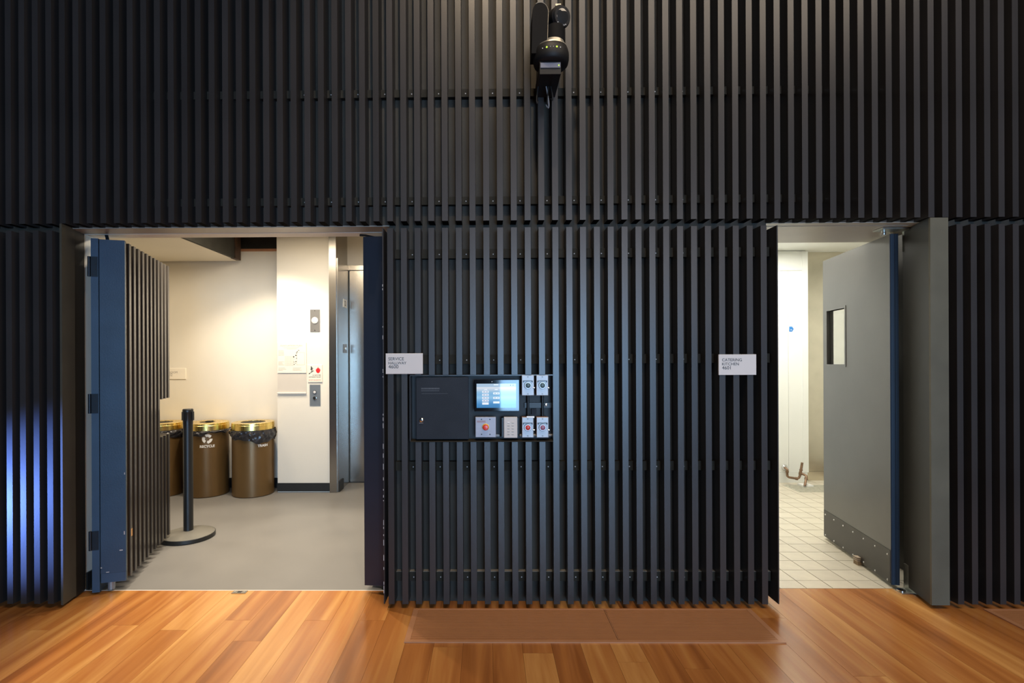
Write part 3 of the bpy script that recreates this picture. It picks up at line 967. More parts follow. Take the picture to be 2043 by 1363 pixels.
# latch plate at the hallway threshold
lp = thing('floor_latch', (ax(478, 3.03, 1188), 3.03, 0), 'small steel latch plate let into the hallway threshold', 'latch plate')
x_ = ax(478, 3.03, 1188)
MB().box(x_ - 0.042, x_ + 0.042, 3.012, 3.05, 0.0004, 0.003).build('plate', M['steel'], lp)
for dx in (-0.028, 0.028):
    MB().cyl((x_ + dx, 3.031, 0.003), (x_ + dx, 3.031, 0.0042), 0.006, n=10).build('screw', M['chrome'], lp)
MB().box(x_ - 0.012, x_ + 0.012, 3.022, 3.040, 0.0028, 0.0034).build('bolt_hole', M['black_matte'], lp)

# ================================================================== ROOM SIGNS
def room_sign(px0, py0, px1, py1, y, lines, label, tw, mat_sign, print_mat, group=None):
    p0, p1 = at(px0, py1, y), at(px1, py0, y)
    t_ = thing('room_sign', ((p0.x + p1.x) / 2, y, p0.z), label, 'sign', group)
    MB().cbox(p0.x, p1.x, y, y + 0.007, p0.z, p1.z, 0.0015).build('plaque', mat_sign, t_)
    hh = p1.z - p0.z
    for k, (s, wpx) in enumerate(lines):
        lettering(s, p0.x + tw, y - 0.0004, p1.z - hh * (0.335 + 0.195 * k), wpx * y / F_PX, print_mat, t_, name='lettering')
    return t_


room_sign(769.5, 705, 843.5, 746.5, YF - 0.008, [('SERVICE', 31), ('HALLWAY', 36), ('4600', 20)],
          'pale grey SERVICE HALLWAY 4600 sign on the black slats', 0.0155, M['sign'], M['black_print'], 'room number signs on the slats')
room_sign(1434, 707, 1509, 748.5, YF - 0.008, [('CATERING', 39), ('KITCHEN', 33), ('4601', 17)],
          'pale grey CATERING KITCHEN 4601 sign on the black slats', 0.0185, M['sign'], M['black_print'], 'room number signs on the slats')
ps0, ps1 = at(300, 757, YW - 0.008), at(370.5, 735, YW - 0.008)
t_ = thing('room_sign', ((ps0.x + ps1.x) / 2, YW - 0.008, ps0.z), 'cream ROOM sign on the cream wall above the bins', 'sign')
MB().cbox(ps0.x, ps1.x, YW - 0.008, YW - 0.0005, ps0.z, ps1.z, 0.0015).build('plaque', M['sign_cream'], t_)
lettering('AV ROOM', ax(329, YW), YW - 0.0085, az(745, YW, 340), 26 * YW / F_PX, M['grey_print'], t_)
lettering('4602', ax(329, YW), YW - 0.0085, az(750.5, YW, 340), 16 * YW / F_PX, M['grey_print'], t_)

# ================================================================== CONTROL NICHE
niche = struct_empty('trim_11', ((X_N0 + X_N1) / 2, YF, Z_N0), 'black recess for the wall controls')
MB().box(X_N0, X_N1, YF + 0.005, YB, Z_N1 - 0.003, Z_N1 + 0.003).build('top_plate', M['slat'], niche)
MB().box(X_N0, X_N1, YF - 0.004, YB, Z_N0 - 0.005, Z_N0).build('shelf_plate', M['rail'], niche)
MB().box(X_N0, X_N1, YB - 0.012, YB - 0.001, Z_N0, Z_N1 - 0.003).build('back_plate', M['niche'], niche)
MB().box(X_N0 - 0.004, X_N0, YF + 0.005, YB, Z_N0, Z_N1).build('side_plate', M['slat'], niche)
# conduits and unistrut behind the small plates
for pxx in (1053, 1082):
    MB().cyl((ax(pxx, 2.89), 2.89, az(836, 2.89)), (ax(pxx, 2.89), 2.89, az(786, 2.89)), 0.0075, n=12).build('conduit', M['black_metal'], niche, smooth=True)
MB().box(ax(1046, 2.90), ax(1101, 2.90), 2.895, 2.912, az(814, 2.9), az(804, 2.9)).build('strut_rail', M['black_metal'], niche)
MB().box(ax(1060, 2.89), ax(1070, 2.89), 2.89, 2.912, az(827, 2.9), az(816, 2.9)).build('strut_block', M['cabinet'], niche)
MB().lathe([(0.008, 0.0), (0.008, 0.006), (0.004, 0.007)], c=(ax(1089, 2.892), 2.895, az(808, 2.89)), n=12, axis='y').build('strut_bolt', M['chrome'], niche, smooth=True)
MB().tube([(ax(968, 2.90), 2.90, Z_N0 + 0.02), (ax(1100, 2.90), 2.90, Z_N0 + 0.02)], 0.006).build('conduit', M['rail'], niche, smooth=True)
for pxx in (992, 1040, 1064, 1098):
    MB().cyl((ax(pxx - 4, 2.90), 2.90, Z_N0 + 0.02), (ax(pxx + 4, 2.90), 2.90, Z_N0 + 0.02), 0.008, n=12).build('coupling', M['scuff'], niche, smooth=True)

# grey enclosure
yc = YF + 0.006
e0, e1 = at(830.5, 877, yc), at(934.5, 752.5, yc)
enc = thing('control_enclosure', ((e0.x + e1.x) / 2, YB - 0.02, e0.z), 'dark grey locked metal enclosure left of the touch screen', 'cabinet')
MB().box(e0.x + 0.004, e1.x - 0.002, yc + 0.010, YB - 0.0125, e0.z + 0.004, e1.z - 0.004).build('body', M['cabinet'], enc)
dr = MB().cbox(e0.x, e1.x, yc, yc + 0.009, e0.z, e1.z, 0.002).build('door', M['cabinet'], enc)
lk = at(841, 838, yc)
MB().lathe([(0.0125, 0.0), (0.0125, 0.004), (0.010, 0.007), (0.006, 0.008)], c=(lk.x, yc, lk.z), n=20, axis='y').build('lock', M['chrome'], dr, smooth=True)
MB().cyl((lk.x, yc - 0.008, lk.z), (lk.x, yc - 0.012, lk.z), 0.005, n=12).build('key_cylinder', M['black_metal'], dr)
MB().box(lk.x - 0.014, lk.x + 0.010, yc - 0.003, yc, lk.z - 0.020, lk.z - 0.014).build('latch_tab', M['chrome'], dr)
# worn printing, too faint to read
w = MB()
rr = random.Random(3)
xx, zz = ax(840, yc), az(776.5, yc)
while xx < ax(876, yc):
    a = rr.uniform(0.003, 0.0075)
    w.box(xx, xx + a, yc - 0.0004, yc, zz, zz + 0.0085)
    xx += a + 0.0014
xx, zz = ax(840, yc), az(780, yc)
while xx < ax(875, yc):
    a = rr.uniform(0.002, 0.006)
    w.box(xx, xx + a, yc - 0.0004, yc, zz, zz + 0.004)
    xx += a + 0.0012
w.box(ax(841, yc), ax(893, yc), yc - 0.0004, yc, az(785.4, yc), az(784.8, yc))
w.build('worn_print', M['cab_print'], dr)

# touch screen
yt = YF - 0.004
s0_, s1_ = at(946.5, 821, yt), at(1036, 757.5, yt)
ts = thing('touch_panel', ((s0_.x + s1_.x) / 2, YB, s0_.z), 'lit touch screen with blue menu and black bezel', 'touch screen')
MB().cbox(s0_.x, s1_.x, yt, yt + 0.012, s0_.z, s1_.z, 0.002).build('bezel', M['glass_black'], ts)
MB().box(s0_.x + 0.03, s1_.x - 0.03, yt + 0.012, YB - 0.012, s0_.z + 0.02, s1_.z - 0.02).build('mount', M['black'], ts)
d0, d1 = at(951, 814, yt), at(1029.5, 765.5, yt)
scr = MB().box(d0.x, d1.x, yt - 0.0008, yt, d0.z, d1.z).build('display', screen_mat(d0.z, d1.z), ts)
for px0, py0, px1, py1 in ((962, 780, 975, 784), (962, 786, 975, 790), (962, 792, 975, 796), (962, 797.5, 975, 801.5), (962, 803, 975, 807.5),
                           (984, 783, 996.5, 787), (984, 792, 996.5, 796), (984, 801, 996.5, 805)):
    a, c_ = at(px0, py1, yt), at(px1, py0, yt)
    bt = MB().box(a.x, c_.x, yt - 0.0012, yt - 0.0008, a.z, c_.z).build('menu_key', M['ui_white'], scr)
w = MB()
for px0 in (964, 969.5):
    for py0 in (781.4, 787.4, 793.4, 799.0):
        a, c_ = at(px0, py0 + 1.3, yt), at(px0 + 4, py0, yt)
        w.box(a.x, c_.x, yt - 0.0014, yt - 0.0012, a.z, c_.z)
for px0 in (986, 991.5):
    for py0 in (784.4, 793.4):
        a, c_ = at(px0, py0 + 1.3, yt), at(px0 + 3.6, py0, yt)
        w.box(a.x, c_.x, yt - 0.0014, yt - 0.0012, a.z, c_.z)
for px0 in (1018, 1023.2):
    a, c_ = at(px0, 770, yt), at(px0 + 1.2, 767.6, yt)
    w.box(a.x, c_.x, yt - 0.0014, yt - 0.0008, a.z, c_.z)
w.build('menu_text', M['ui_text'], scr)['kind'] = 'stuff'
w = MB()
for px0, px1, py0 in ((966, 972, 776.5), (987, 993, 776.5), (985, 994, 767.0)):
    a, c_ = at(px0, py0 + 1.8, yt), at(px1, py0, yt)
    w.box(a.x, c_.x, yt - 0.0012, yt - 0.0008, a.z, c_.z)
w.build('menu_heading', M['ui_white'], scr)['kind'] = 'stuff'
p = at(981.5, 761.6, yt)
MB().cyl((p.x, yt - 0.0012, p.z), (p.x, yt, p.z), 0.0026, n=10).build('sensor', M['lens_white'], ts)

# emergency stop plate
ye = YF + 0.004
a0, a1 = at(948.5, 873, ye), at(989.5, 832, ye)
es = thing('emergency_stop', ((a0.x + a1.x) / 2, YB, a0.z), 'brushed plate with red stop button on yellow ring', 'emergency stop')
pl = MB().cbox(a0.x, a1.x, ye, ye + 0.005, a0.z, a1.z, 0.002).build('plate', M['alu'], es)
MB().box(a0.x + 0.01, a1.x - 0.01, ye + 0.005, YB - 0.012, a0.z + 0.01, a1.z - 0.01).build('back_box', M['black_metal'], es)
c0 = at(969, 852, ye)
MB().lathe([(0.0185, 0.0), (0.0185, 0.006), (0.015, 0.008)], c=(c0.x, ye, c0.z), n=28, axis='y').build('yellow_collar', M['yellow'], es, smooth=True)
MB().lathe([(0.010, 0.006), (0.010, 0.014), (0.0155, 0.018), (0.0155, 0.026), (0.012, 0.030), (0.0, 0.031)], c=(c0.x, ye, c0.z), n=28, axis='y').build('push_button', M['estop'], es, smooth=True)
for pxx, pyy in ((960.5, 837), (977.3, 837), (960.8, 866.8), (977.5, 866.8)):
    q = at(pxx, pyy, ye)
    MB().cyl((q.x, ye - 0.0012, q.z), (q.x, ye, q.z), 0.0036, n=10).build('screw', M['black_metal'], es)
w = MB()
for k, (wd_, py0) in enumerate(((16, 839.5), (16, 842.5))):
    xx = ax(951, ye)
    while xx < ax(951 + wd_, ye):
        a = rr.uniform(0.0025, 0.006)
        w.box(xx, xx + a, ye - 0.0004, ye, az(py0 + (2.2 if k == 0 else 1.0), ye), az(py0, ye))
        xx += a + 0.001
w.build('small_print', M['dull_print'], pl)['kind'] = 'stuff'

# keypad
a0, a1 = at(1005.5, 874, ye), at(1032, 832, ye)
kpd = thing('keypad', ((a0.x + a1.x) / 2, YB, a0.z), 'beige keypad with two columns of keys', 'keypad')
MB().cbox(a0.x, a1.x, ye, ye + 0.010, a0.z, a1.z, 0.002).build('cover', M['keypad'], kpd)
MB().box(a0.x - 0.012, a1.x + 0.006, ye + 0.010, YB - 0.012, a0.z + 0.004, a1.z - 0.006).build('back_box', M['black_metal'], kpd)
for r_ in range(5):
    for c_, pxx in enumerate((1014.5, 1023)):
        q = at(pxx, 843.2 + r_ * 5.8, ye)
        kk = MB().cbox(q.x - 0.0062, q.x + 0.0062, ye - 0.002, ye, q.z - 0.0022, q.z + 0.0022, 0.0008).build('key', M['white'] if (r_, c_) == (0, 0) else M['sign_grey'], kpd)
        MB().box(q.x - 0.006, q.x + 0.006, ye - 0.0006, ye, q.z - 0.0048, q.z - 0.0028).build('key_legend', M['grey_print'], kk)

# push button stations
def button_station(px0, py0, px1, py1, btn, label, guard=True, tab=False):
    yb = YF + 0.002
    p0, p1 = at(px0, py1, yb), at(px1, py0, yb)
    o = thing('button_station', ((p0.x + p1.x) / 2, YB, p0.z), label, 'push button', 'steel push button stations in the control recess')
    MB().box(p0.x + 0.001, p1.x - 0.001, yb + 0.004, YB - 0.012 if False else yb + 0.05, p0.z + 0.001, p1.z - 0.001).build('box', M['pinkbox'], o)
    MB().cbox(p0.x, p1.x, yb, yb + 0.004, p0.z, p1.z, 0.0025).build('cover_plate', M['plate_steel'], o)
    cx, cz = (p0.x + p1.x) / 2, (p0.z + p1.z) / 2
    MB().lathe([(0.0200, 0.0), (0.0200, 0.009), (0.0180, 0.011), (0.0145, 0.011), (0.0145, 0.008)], c=(cx, yb, cz), n=28, axis='y').build('bezel_ring', M['ring'], o, smooth=True)
    MB().lathe([(0.0142, 0.006), (0.0142, 0.012), (0.010, 0.0145), (0.0, 0.015)], c=(cx, yb, cz), n=24, axis='y').build('button', M[btn], o, smooth=True)
    # black guard bracket above the button
    w_ = MB()
    w_.box(cx - 0.022, cx + 0.022, yb - 0.012, yb, cz + 0.0235, cz + 0.0265)
    w_.box(cx - 0.026, cx - 0.022, yb - 0.010, yb, cz + 0.017, cz + 0.0265)
    w_.box(cx + 0.022, cx + 0.026, yb - 0.010, yb, cz + 0.017, cz + 0.0265)
    w_.build('guard', M['black'], o)
    MB().cyl((cx + 0.029, yb - 0.004, cz - 0.012), (cx + 0.037, yb - 0.004, cz - 0.014), 0.0045, n=10).build('latch_lug', M['chrome'], o, smooth=True)
    for dz in (-0.047, 0.047):
        MB().cyl((cx, yb - 0.0015, cz + dz), (cx, yb, cz + dz), 0.0042, n=10).build('screw', M['panel_grey'], o)
    if tab:
        MB().box(cx - 0.006, p1.x + 0.004, yb - 0.004, yb - 0.001, p1.z - 0.004, p1.z + 0.006).build('lid_tab', M['white'], o)
    return o


button_station(1041, 748.5, 1065.5, 789.5, 'green_btn', 'steel push button with dark green button nearer the touch screen')
button_station(1070, 748.5, 1094, 789.5, 'green_btn', 'steel push button with dark green button beside the long uncut slat')
button_station(1041.5, 832.5, 1064.5, 873.5, 'red_btn', 'steel push button with bright red button beside the keypad', tab=True)
button_station(1070.5, 832.5, 1094.5, 873.5, 'mauve_btn', 'steel push button with mauve button in the recess corner')

# ================================================================== PTZ CAMERA
def P(px, py, y):
    return at(px, py, y)


cy = 2.655
cxx = ax(1099, cy, 110)
zb_ = az(122, cy - 0.06, 1099)
pt = thing('ptz_camera', (cxx, cy, zb_), 'black motorised video camera fixed high on the slats', 'camera')
MB().lathe([(0.055, 0.0), (0.078, 0.004), (0.088, 0.014), (0.0925, 0.034), (0.0925, 0.062), (0.088, 0.082), (0.078, 0.094), (0.066, 0.098)], c=(cxx, cy, zb_), n=40).build('base', M['ptz'], pt, smooth=True)
MB().lathe([(0.080, 0.0925), (0.079, 0.099), (0.064, 0.101)], c=(cxx + 0.004, cy, zb_), n=40).build('base_ring', M['ptz_ring'], pt, smooth=True)
MB().lathe([(0.058, 0.101), (0.058, 0.124), (0.054, 0.128)], c=(cxx + 0.012, cy, zb_), n=36).build('turntable', M['ptz_ring'], pt, smooth=True)
zt = zb_ + 0.10
# yoke arm: tall rounded slab
arm = []
xa0, xa1 = ax(1061, cy - 0.03, 50), ax(1092, cy - 0.03, 50)
za0, za1 = zb_ + 0.05, az(9, cy - 0.03, 1078)
for k in range(17):
    t = math.pi * k / 16
    arm.append(((xa0 + xa1) / 2 + (xa1 - xa0) / 2 * math.cos(t) + 0.002, za1 - 0.05 + 0.05 * math.sin(t)))
arm += [(xa0 - 0.003, za0), (xa1 - 0.004, za0)]
ar = MB().poly(arm, cy - 0.045, 0.10).build('yoke_arm', M['arm_black'], pt)
edge = [(x + (0.0015 if x > (xa0 + xa1) / 2 else -0.0005), cy - 0.0455, z + 0.001) for x, z in arm[:12]]
edge = [(arm[-1][0] + 0.002, cy - 0.0455, za0 + 0.04)] + edge
MB().tube(edge, 0.0014, n=6).build('arm_edge', M['ptz_ring'], ar)
# camera head
hc = P(1113, 38, cy)
ld = Vector((0.42, -0.86, -0.22)).normalized()
hb = MB().cyl(hc - ld * 0.060, hc + ld * 0.030, 0.052, 0.055, n=32)
hb.cyl(hc - ld * 0.075, hc - ld * 0.060, 0.036, 0.050, n=32)
hd = hb.build('head', M['ptz'], pt, smooth=True)
MB().cyl(hc + ld * 0.030, hc + ld * 0.044, 0.054, 0.047, n=32).build('lens_rim', M['black'], hd, smooth=True)
MB().cyl(hc + ld * 0.0435, hc + ld * 0.0455, 0.036, 0.030, n=28).build('lens_glass', M['glass'], hd, smooth=True)
lu = ld.cross(Vector((0, 0, 1))).normalized()
lv = lu.cross(ld)
for k in range(6):
    t = R(-125 + k * 14)
    g0 = hc + ld * 0.0437 + (lu * math.cos(t) + lv * math.sin(t)) * 0.041
    MB().cyl(g0, g0 + ld * 0.001, 0.0026, n=6).build('lens_mark', M['lens_white'], hd)
tp = hc + Vector((-0.006, 0.0, 0.049))
MB().box(tp.x - 0.010, tp.x + 0.018, tp.y - 0.03, tp.y + 0.01, tp.z, tp.z + 0.010).build('top_cap', M['ptz_ring'], hd)
MB().lathe([(0.052, 0.0), (0.049, 0.05), (0.046, 0.080)], c=(cxx + 0.022, cy, zb_ + 0.126), n=28).build('head_neck', M['arm_black'], pt, smooth=True)
# indicators
for pxx, mm, r_ in ((1091, 'led', 0.0042), (1111, 'led', 0.0042), (1083, 'lens_white', 0.0024), (1118.5, 'lens_white', 0.0024), (1098, 'lens_white', 0.0016), (1104, 'lens_white', 0.0016)):
    dx = ax(pxx, cy - 0.09, 96) - cxx
    yy = cy - math.sqrt(max(0.0, 0.0925 ** 2 - dx * dx))
    z_ = zb_ + 0.055
    MB().cyl((cxx + dx, yy - 0.0015, z_), (cxx + dx, yy + 0.004, z_), r_, n=10).build('indicator', M[mm], pt)
# mount box and bracket behind, cables
m0, m1 = P(1077, 148, 2.60), P(1119, 124, 2.60)
mb = MB().box(m0.x, m1.x, 2.60, YF - 0.001, m0.z, zb_).build('wall_mount', M['ptz'], pt)
q0, q1 = P(1078.5, 135, 2.597), P(1118, 125, 2.597)
st = MB().box(q0.x, q1.x, 2.596, 2.60, q0.z, q1.z).build('status_strip', M['ptz_strip'], mb)
q = P(1115, 130, 2.595)
MB().cyl((q.x, 2.5945, q.z), (q.x, 2.597, q.z), 0.0032, n=10).build('indicator', M['led'], mb)
for dx, ln, sw, mm in ((-0.010, 0.125, 0.012, 'grey_cable'), (0.004, 0.105, -0.010, 'black_matte'), (0.014, 0.085, 0.008, 'black_matte'), (-0.052, 0.10, -0.010, 'black_matte')):
    pts = []
    for k in range(11):
        t = k / 10
        pts.append((cxx - 0.008 + dx + sw * math.sin(t * 3.1), 2.72 - 0.02 * math.sin(t * 3.1), m0.z + 0.004 - ln * math.sin(t * 2.2)))
    MB().tube(pts, 0.0035, n=8).build('cable', M[mm], pt, smooth=True)

# ================================================================== HALLWAY THINGS
# --- belt stanchion
sp = floor_at(376, 1072)
sx, sy = sp.x, sp.y
stn = thing('belt_stanchion', (sx, sy, 0), 'black belt barrier post on a round grey base', 'stanchion')
MB().lathe([(0.186, 0.0), (0.190, 0.004), (0.190, 0.030), (0.188, 0.032)], c=(sx, sy, 0.0005), n=56).build('base_rim', M['black_metal'], stn, smooth=True)
MB().lathe([(0.186, 0.0322), (0.150, 0.040), (0.08, 0.052), (0.04, 0.056)], c=(sx, sy, 0.0005), n=56).build('base_cover', M['stanch_base'], stn, smooth=True)
zt_ = az(823, sy, 376)
MB().cyl((sx, sy, 0.03), (sx, sy, zt_), 0.0345, n=28).build('post', M['black_metal'], stn, smooth=True)
hd = MB().lathe([(0.0360, 0.0), (0.0360, 0.085), (0.0385, 0.090), (0.0385, 0.112), (0.034, 0.118), (0.0, 0.119)], c=(sx, sy, zt_ - 0.09), n=28).build('head', M['black'], stn, smooth=True)
for a in (0, math.pi / 2, math.pi, -math.pi / 2):
    ca, sa = math.cos(a), math.sin(a)
    MB().obox((sx, sy), (ca, sa), (-sa, ca), 0.034, 0.043, -0.012, 0.012, zt_ - 0.062, zt_ + 0.006).build('belt_slot', M['black'], hd)

# --- bins
def bin_(px, label, mouth, slot, print_, bagseed, droop):
    cy_ = 5.305
    cx_ = ax(px, cy_)
    r_ = 0.203
    o = thing('waste_bin', (cx_, cy_, 0), label, 'bin', 'bronze bins against the hallway wall')
    zt = 0.745
    MB().lathe([(r_ - 0.004, 0.002), (r_, 0.006), (r_, zt - 0.085), (r_ - 0.006, zt - 0.080)], c=(cx_, cy_, 0), n=56).build('body', M['bronze'], o, smooth=True)
    ld_ = MB()
    prof = [(r_ + 0.003, zt - 0.078), (r_ + 0.0045, zt - 0.077), (r_ + 0.0045, zt - 0.022), (r_ + 0.002, zt - 0.019), (r_ + 0.002, zt - 0.003), (r_ - 0.001, zt), (mouth, zt), (mouth, zt - 0.012)]
    nseg = 56
    vs, fs = [], []
    for rr_, h in prof:
        for k in range(nseg):
            t = 2 * math.pi * k / nseg
            vs.append((cx_ + rr_ * math.cos(t), cy_ + rr_ * math.sin(t), h))
    for i in range(len(prof) - 1):
        for k in range(nseg):
            j = (k + 1) % nseg
            fs.append((i * nseg + k, i * nseg + j, (i + 1) * nseg + j, (i + 1) * nseg + k))
    ld_.add(vs, fs)
    lid = ld_.build('lid', M['brass'], o, smooth=True)
    MB().cyl((cx_, cy_, zt - 0.008), (cx_, cy_, zt - 0.004), mouth - 0.0005, n=40).build('opening', M['black_matte'], lid)
    if slot:
        MB().box(cx_ - 0.004, cx_ + 0.052, cy_ - 0.035, cy_ + 0.02, zt + 0.0005, zt + 0.012).build('cup', M['black'], lid)
    # crumpled liner folded over the rim
    rg = random.Random(bagseed)
    ph = [rg.uniform(0, 6.28) for _ in range(8)]
    nb, rows = 200, 16
    vs, fs = [], []
    for i in range(rows):
        f = i / (rows - 1)
        for k in range(nb):
            t = 2 * math.pi * k / nb
            dr_ = droop(t) + 0.010 * math.sin(5 * t + ph[0]) + 0.006 * math.sin(11 * t + ph[1])
            crm = 0.011 * abs(math.sin(4.5 * t + ph[2] + f * 4.2)) + 0.008 * abs(math.sin(8 * t + ph[3] - f * 3.1)) - 0.008 + 0.004 * abs(math.sin(15 * t + ph[4] + f * 7)) + 0.0025 * math.sin(29 * t + ph[5] - f * 6)
            bulge = 0.010 * math.sin(math.pi * min(1, f * 1.05)) + 0.0075
            rr_ = r_ + 0.0065 + max(0.0, bulge + crm * (0.3 + math.sin(math.pi * f))) * (0.72 - 0.25 * f)
            vs.append((cx_ + rr_ * math.cos(t), cy_ + rr_ * math.sin(t), zt - 0.070 - dr_ * f))
    for i in range(rows - 1):
        for k in range(nb):
            j = (k + 1) % nb
            fs.append(((i + 1) * nb + k, (i + 1) * nb + j, i * nb + j, i * nb + k))
    MB().add(vs, fs).build('liner', M['bag'], o, smooth=True)
    # printing on the drum
    if print_:
        txt, tpx, wdt, z_, sym = print_[:5]
        ang_ = math.asin(max(-0.97, min(0.97, (ax(tpx, cy_ - 0.15) - cx_) / r_)))
        ang_ = print_[5] if len(print_) > 5 else ang_
        lettering(txt, 0, 0, z_, wdt, M['white_print'], o, height=0.026, bold=0.035, wrap=(cx_, cy_, r_, ang_))
        if sym:
            w_ = MB()
            def D(x, z):
                t = ang_ + x / r_
                return (cx_ + (r_ + 0.001) * math.sin(t), cy_ - (r_ + 0.001) * math.cos(t), z)
            zc = z_ + 0.086
            for q in range(3):
                base = R(90 + q * 120)
                outer, inner = [], []
                for s_ in range(9):
                    t = base + R(-48 + s_ * 9.5)
                    outer.append((0.047 * math.cos(t), zc + 0.047 * math.sin(t)))
                    inner.append((0.0215 * math.cos(t), zc + 0.0215 * math.sin(t)))
                vs = [D(*p_) for p_ in outer] + [D(*p_) for p_ in inner]
                fs = [(k, 9 + k, 10 + k, k + 1) for k in range(8)]
                te = base + R(-48)
                tip = base + R(-66)
                vs += [D(0.054 * math.cos(te), zc + 0.054 * math.sin(te)), D(0.014 * math.cos(te), zc + 0.014 * math.sin(te)), D(0.034 * math.cos(tip), zc + 0.034 * math.sin(tip))]
                fs.append((18, 20, 19))
                w_.add(vs, fs)
            w_.build('recycling_symbol', M['white_print'], o)
    return o


toward = lambda a0, lo, hi: (lambda t: lo + (hi - lo) * (0.5 + 0.5 * math.cos(t - a0)) ** 2)
bin_(323.5, 'bronze bin with brass lid standing behind the belt barrier post', 0.10, False, None, 4, toward(R(-80), 0.075, 0.085))
bin_(413.5, 'bronze bin marked RECYCLE with brass lid', 0.075, True, ('RECYCLE', 425, 0.135, 0.508, True, R(28)), 11, toward(R(-120), 0.02, 0.050))
bin_(504.5, 'bronze bin marked TRASH with bunched black liner', 0.12, False, ('TRASH', 525, 0.105, 0.508, False, R(51)), 23, toward(R(-35), 0.062, 0.125))

# --- boards and plates on the lift pier
yp = YP - 0.006


def pier_rect(px0, py0, px1, py1, y=yp):
    a, c_ = at(px0, py1, y), at(px1, py0, y)
    return a.x, c_.x, a.z, c_.z


x0, x1, z0, z1 = pier_rect(553.8, 683.5, 611, 744.5)
ev = thing('evacuation_plan', ((x0 + x1) / 2, yp, z0), 'cream evacuation plan board on the lift pier', 'plan board')
MB().cbox(x0, x1, yp - 0.006, YP - 0.0005, z0, z1, 0.0015).build('board', M['sign_cream'], ev)
yq = yp - 0.0065
lettering('EVACUATION PLAN', ax(560, yq), yq, az(691.3, yq, 580), 43 * yq / F_PX, M['grey_print'], ev, height=0.016)
w = MB()
rr = random.Random(5)
for px0, px1, py0 in [(566, 596, 693.2), (572, 592, 695.6)] + [(555.5, rr.uniform(564, 567), 699 + k * 2.4) for k in range(5)] + [(555.5, rr.uniform(563, 567), 721.5 + k * 2.1) for k in range(4)] + \
        [(555.5, rr.uniform(563, 572), 734 + k * 2.2) for k in range(3)] + [(584, rr.uniform(596, 607), 734 + k * 2.2) for k in range(3)]:
    a, c_ = at(px0, py0 + 0.9, yq), at(px1, py0, yq)
    w.box(a.x, c_.x, yq - 0.0004, yq, a.z, c_.z)
w.build('small_print', M['faint_print'], ev)['kind'] = 'stuff'
w = MB()
for px0, px1, py0, py1 in [(592, 607.5, 703.2, 703.7), (592, 607.5, 727.6, 728.1), (607.2, 607.7, 703.2, 728.1), (592, 592.5, 703.2, 728.1)] + \
        [(568.5 + k * 2.4, 568.8 + k * 2.4, 711, 729) for k in range(8)] + [(568.5, 585.5, 711 + k * 2.6, 711.3 + k * 2.6) for k in range(8)]:
    a, c_ = at(px0, py1, yq), at(px1, py0, yq)
    w.box(a.x, c_.x, yq - 0.0004, yq, a.z, c_.z)
w.build('plan_lines', M['faint_print'], ev)['kind'] = 'stuff'
w = MB()
for px0, py0, sw, sh in ((584.8, 711, 2.4, 2.2), (589, 708.2, 2.6, 2.0), (591, 703.4, 1.2, 2.0), (592.3, 701, 1.6, 1.6), (594.5, 698.6, 2.6, 1.0), (591, 714, 1.0, 2.0), (586, 721.6, 1.2, 1.4), (589, 720.8, 2.8, 1.2), (586, 726.4, 1.8, 1.4), (588.6, 724.4, 2.0, 0.8), (587.6, 716.2, 0.8, 0.8)):
    a, c_ = at(px0, py0 + sh, yq), at(px0 + sw, py0, yq)
    w.box(a.x, c_.x, yq - 0.0006, yq, a.z, c_.z)
w.build('plan_rooms', M['black_print'], ev)['kind'] = 'stuff'

x0, x1, z0, z1 = pier_rect(553.8, 745.6, 611, 785)
nh = thing('notice_holder', ((x0 + x1) / 2, yp, z0), 'blank greige notice holder below the evacuation plan', 'notice holder')
MB().cbox(x0, x1, yp + 0.001, YP - 0.0005, z0, z1, 0.001).build('insert', M['sign_grey'], nh)
MB().cbox(x0 - 0.001, x1 + 0.001, yp - 0.012, YP - 0.0005, z0 - 0.004, z0 + 0.009, 0.002).build('ledge', M['cream_trim'], nh)

x0, x1, z0, z1 = pier_rect(614.5, 728, 643, 763)
fs_ = thing('fire_stair_sign', ((x0 + x1) / 2, yp, z0), 'small cream fire sign with red flame and stair figure', 'sign')
MB().cbox(x0, x1, yp - 0.004, YP - 0.0005, z0, z1, 0.003).build('plaque', M['sign_cream'], fs_)
yq = yp - 0.0045
S_ = lambda px, py: (at(px, py, yq).x, at(px, py, yq).z)
w = MB()
w.poly([S_(616.2, 745), (S_(616.2, 746.8)), S_(618.6, 746.0), S_(618.8, 744.2), S_(621.2, 744.2), S_(621.4, 742.4), S_(623.8, 742.4), S_(624, 740.8), S_(626.3, 740.8), S_(626, 739.4), S_(622.6, 740.2), S_(622.4, 741.6), S_(620.2, 741.8), S_(620, 743.4)], yq - 0.0006, 0.0006)
w.poly([S_(621.2, 742.3), S_(621.0, 738.3), S_(618.6, 737.0), S_(618.9, 735.8), S_(620.8, 736.6), S_(619.8, 733.8), S_(622.4, 733.2), S_(625.0, 735.2), S_(624.4, 736.2), S_(622.8, 735.4), S_(622.9, 737.2), S_(624.6, 738.2), S_(623.8, 739.0), S_(622.0, 738.6), S_(622.2, 742.3)], yq - 0.0006, 0.0006)
c_ = S_(621.0, 732.2)
w.poly([(c_[0] + 0.0062 * math.cos(t * 0.628), c_[1] + 0.0062 * math.sin(t * 0.628)) for t in range(10)], yq - 0.0006, 0.0006)
w.build('stair_figure', M['black_print'], fs_)
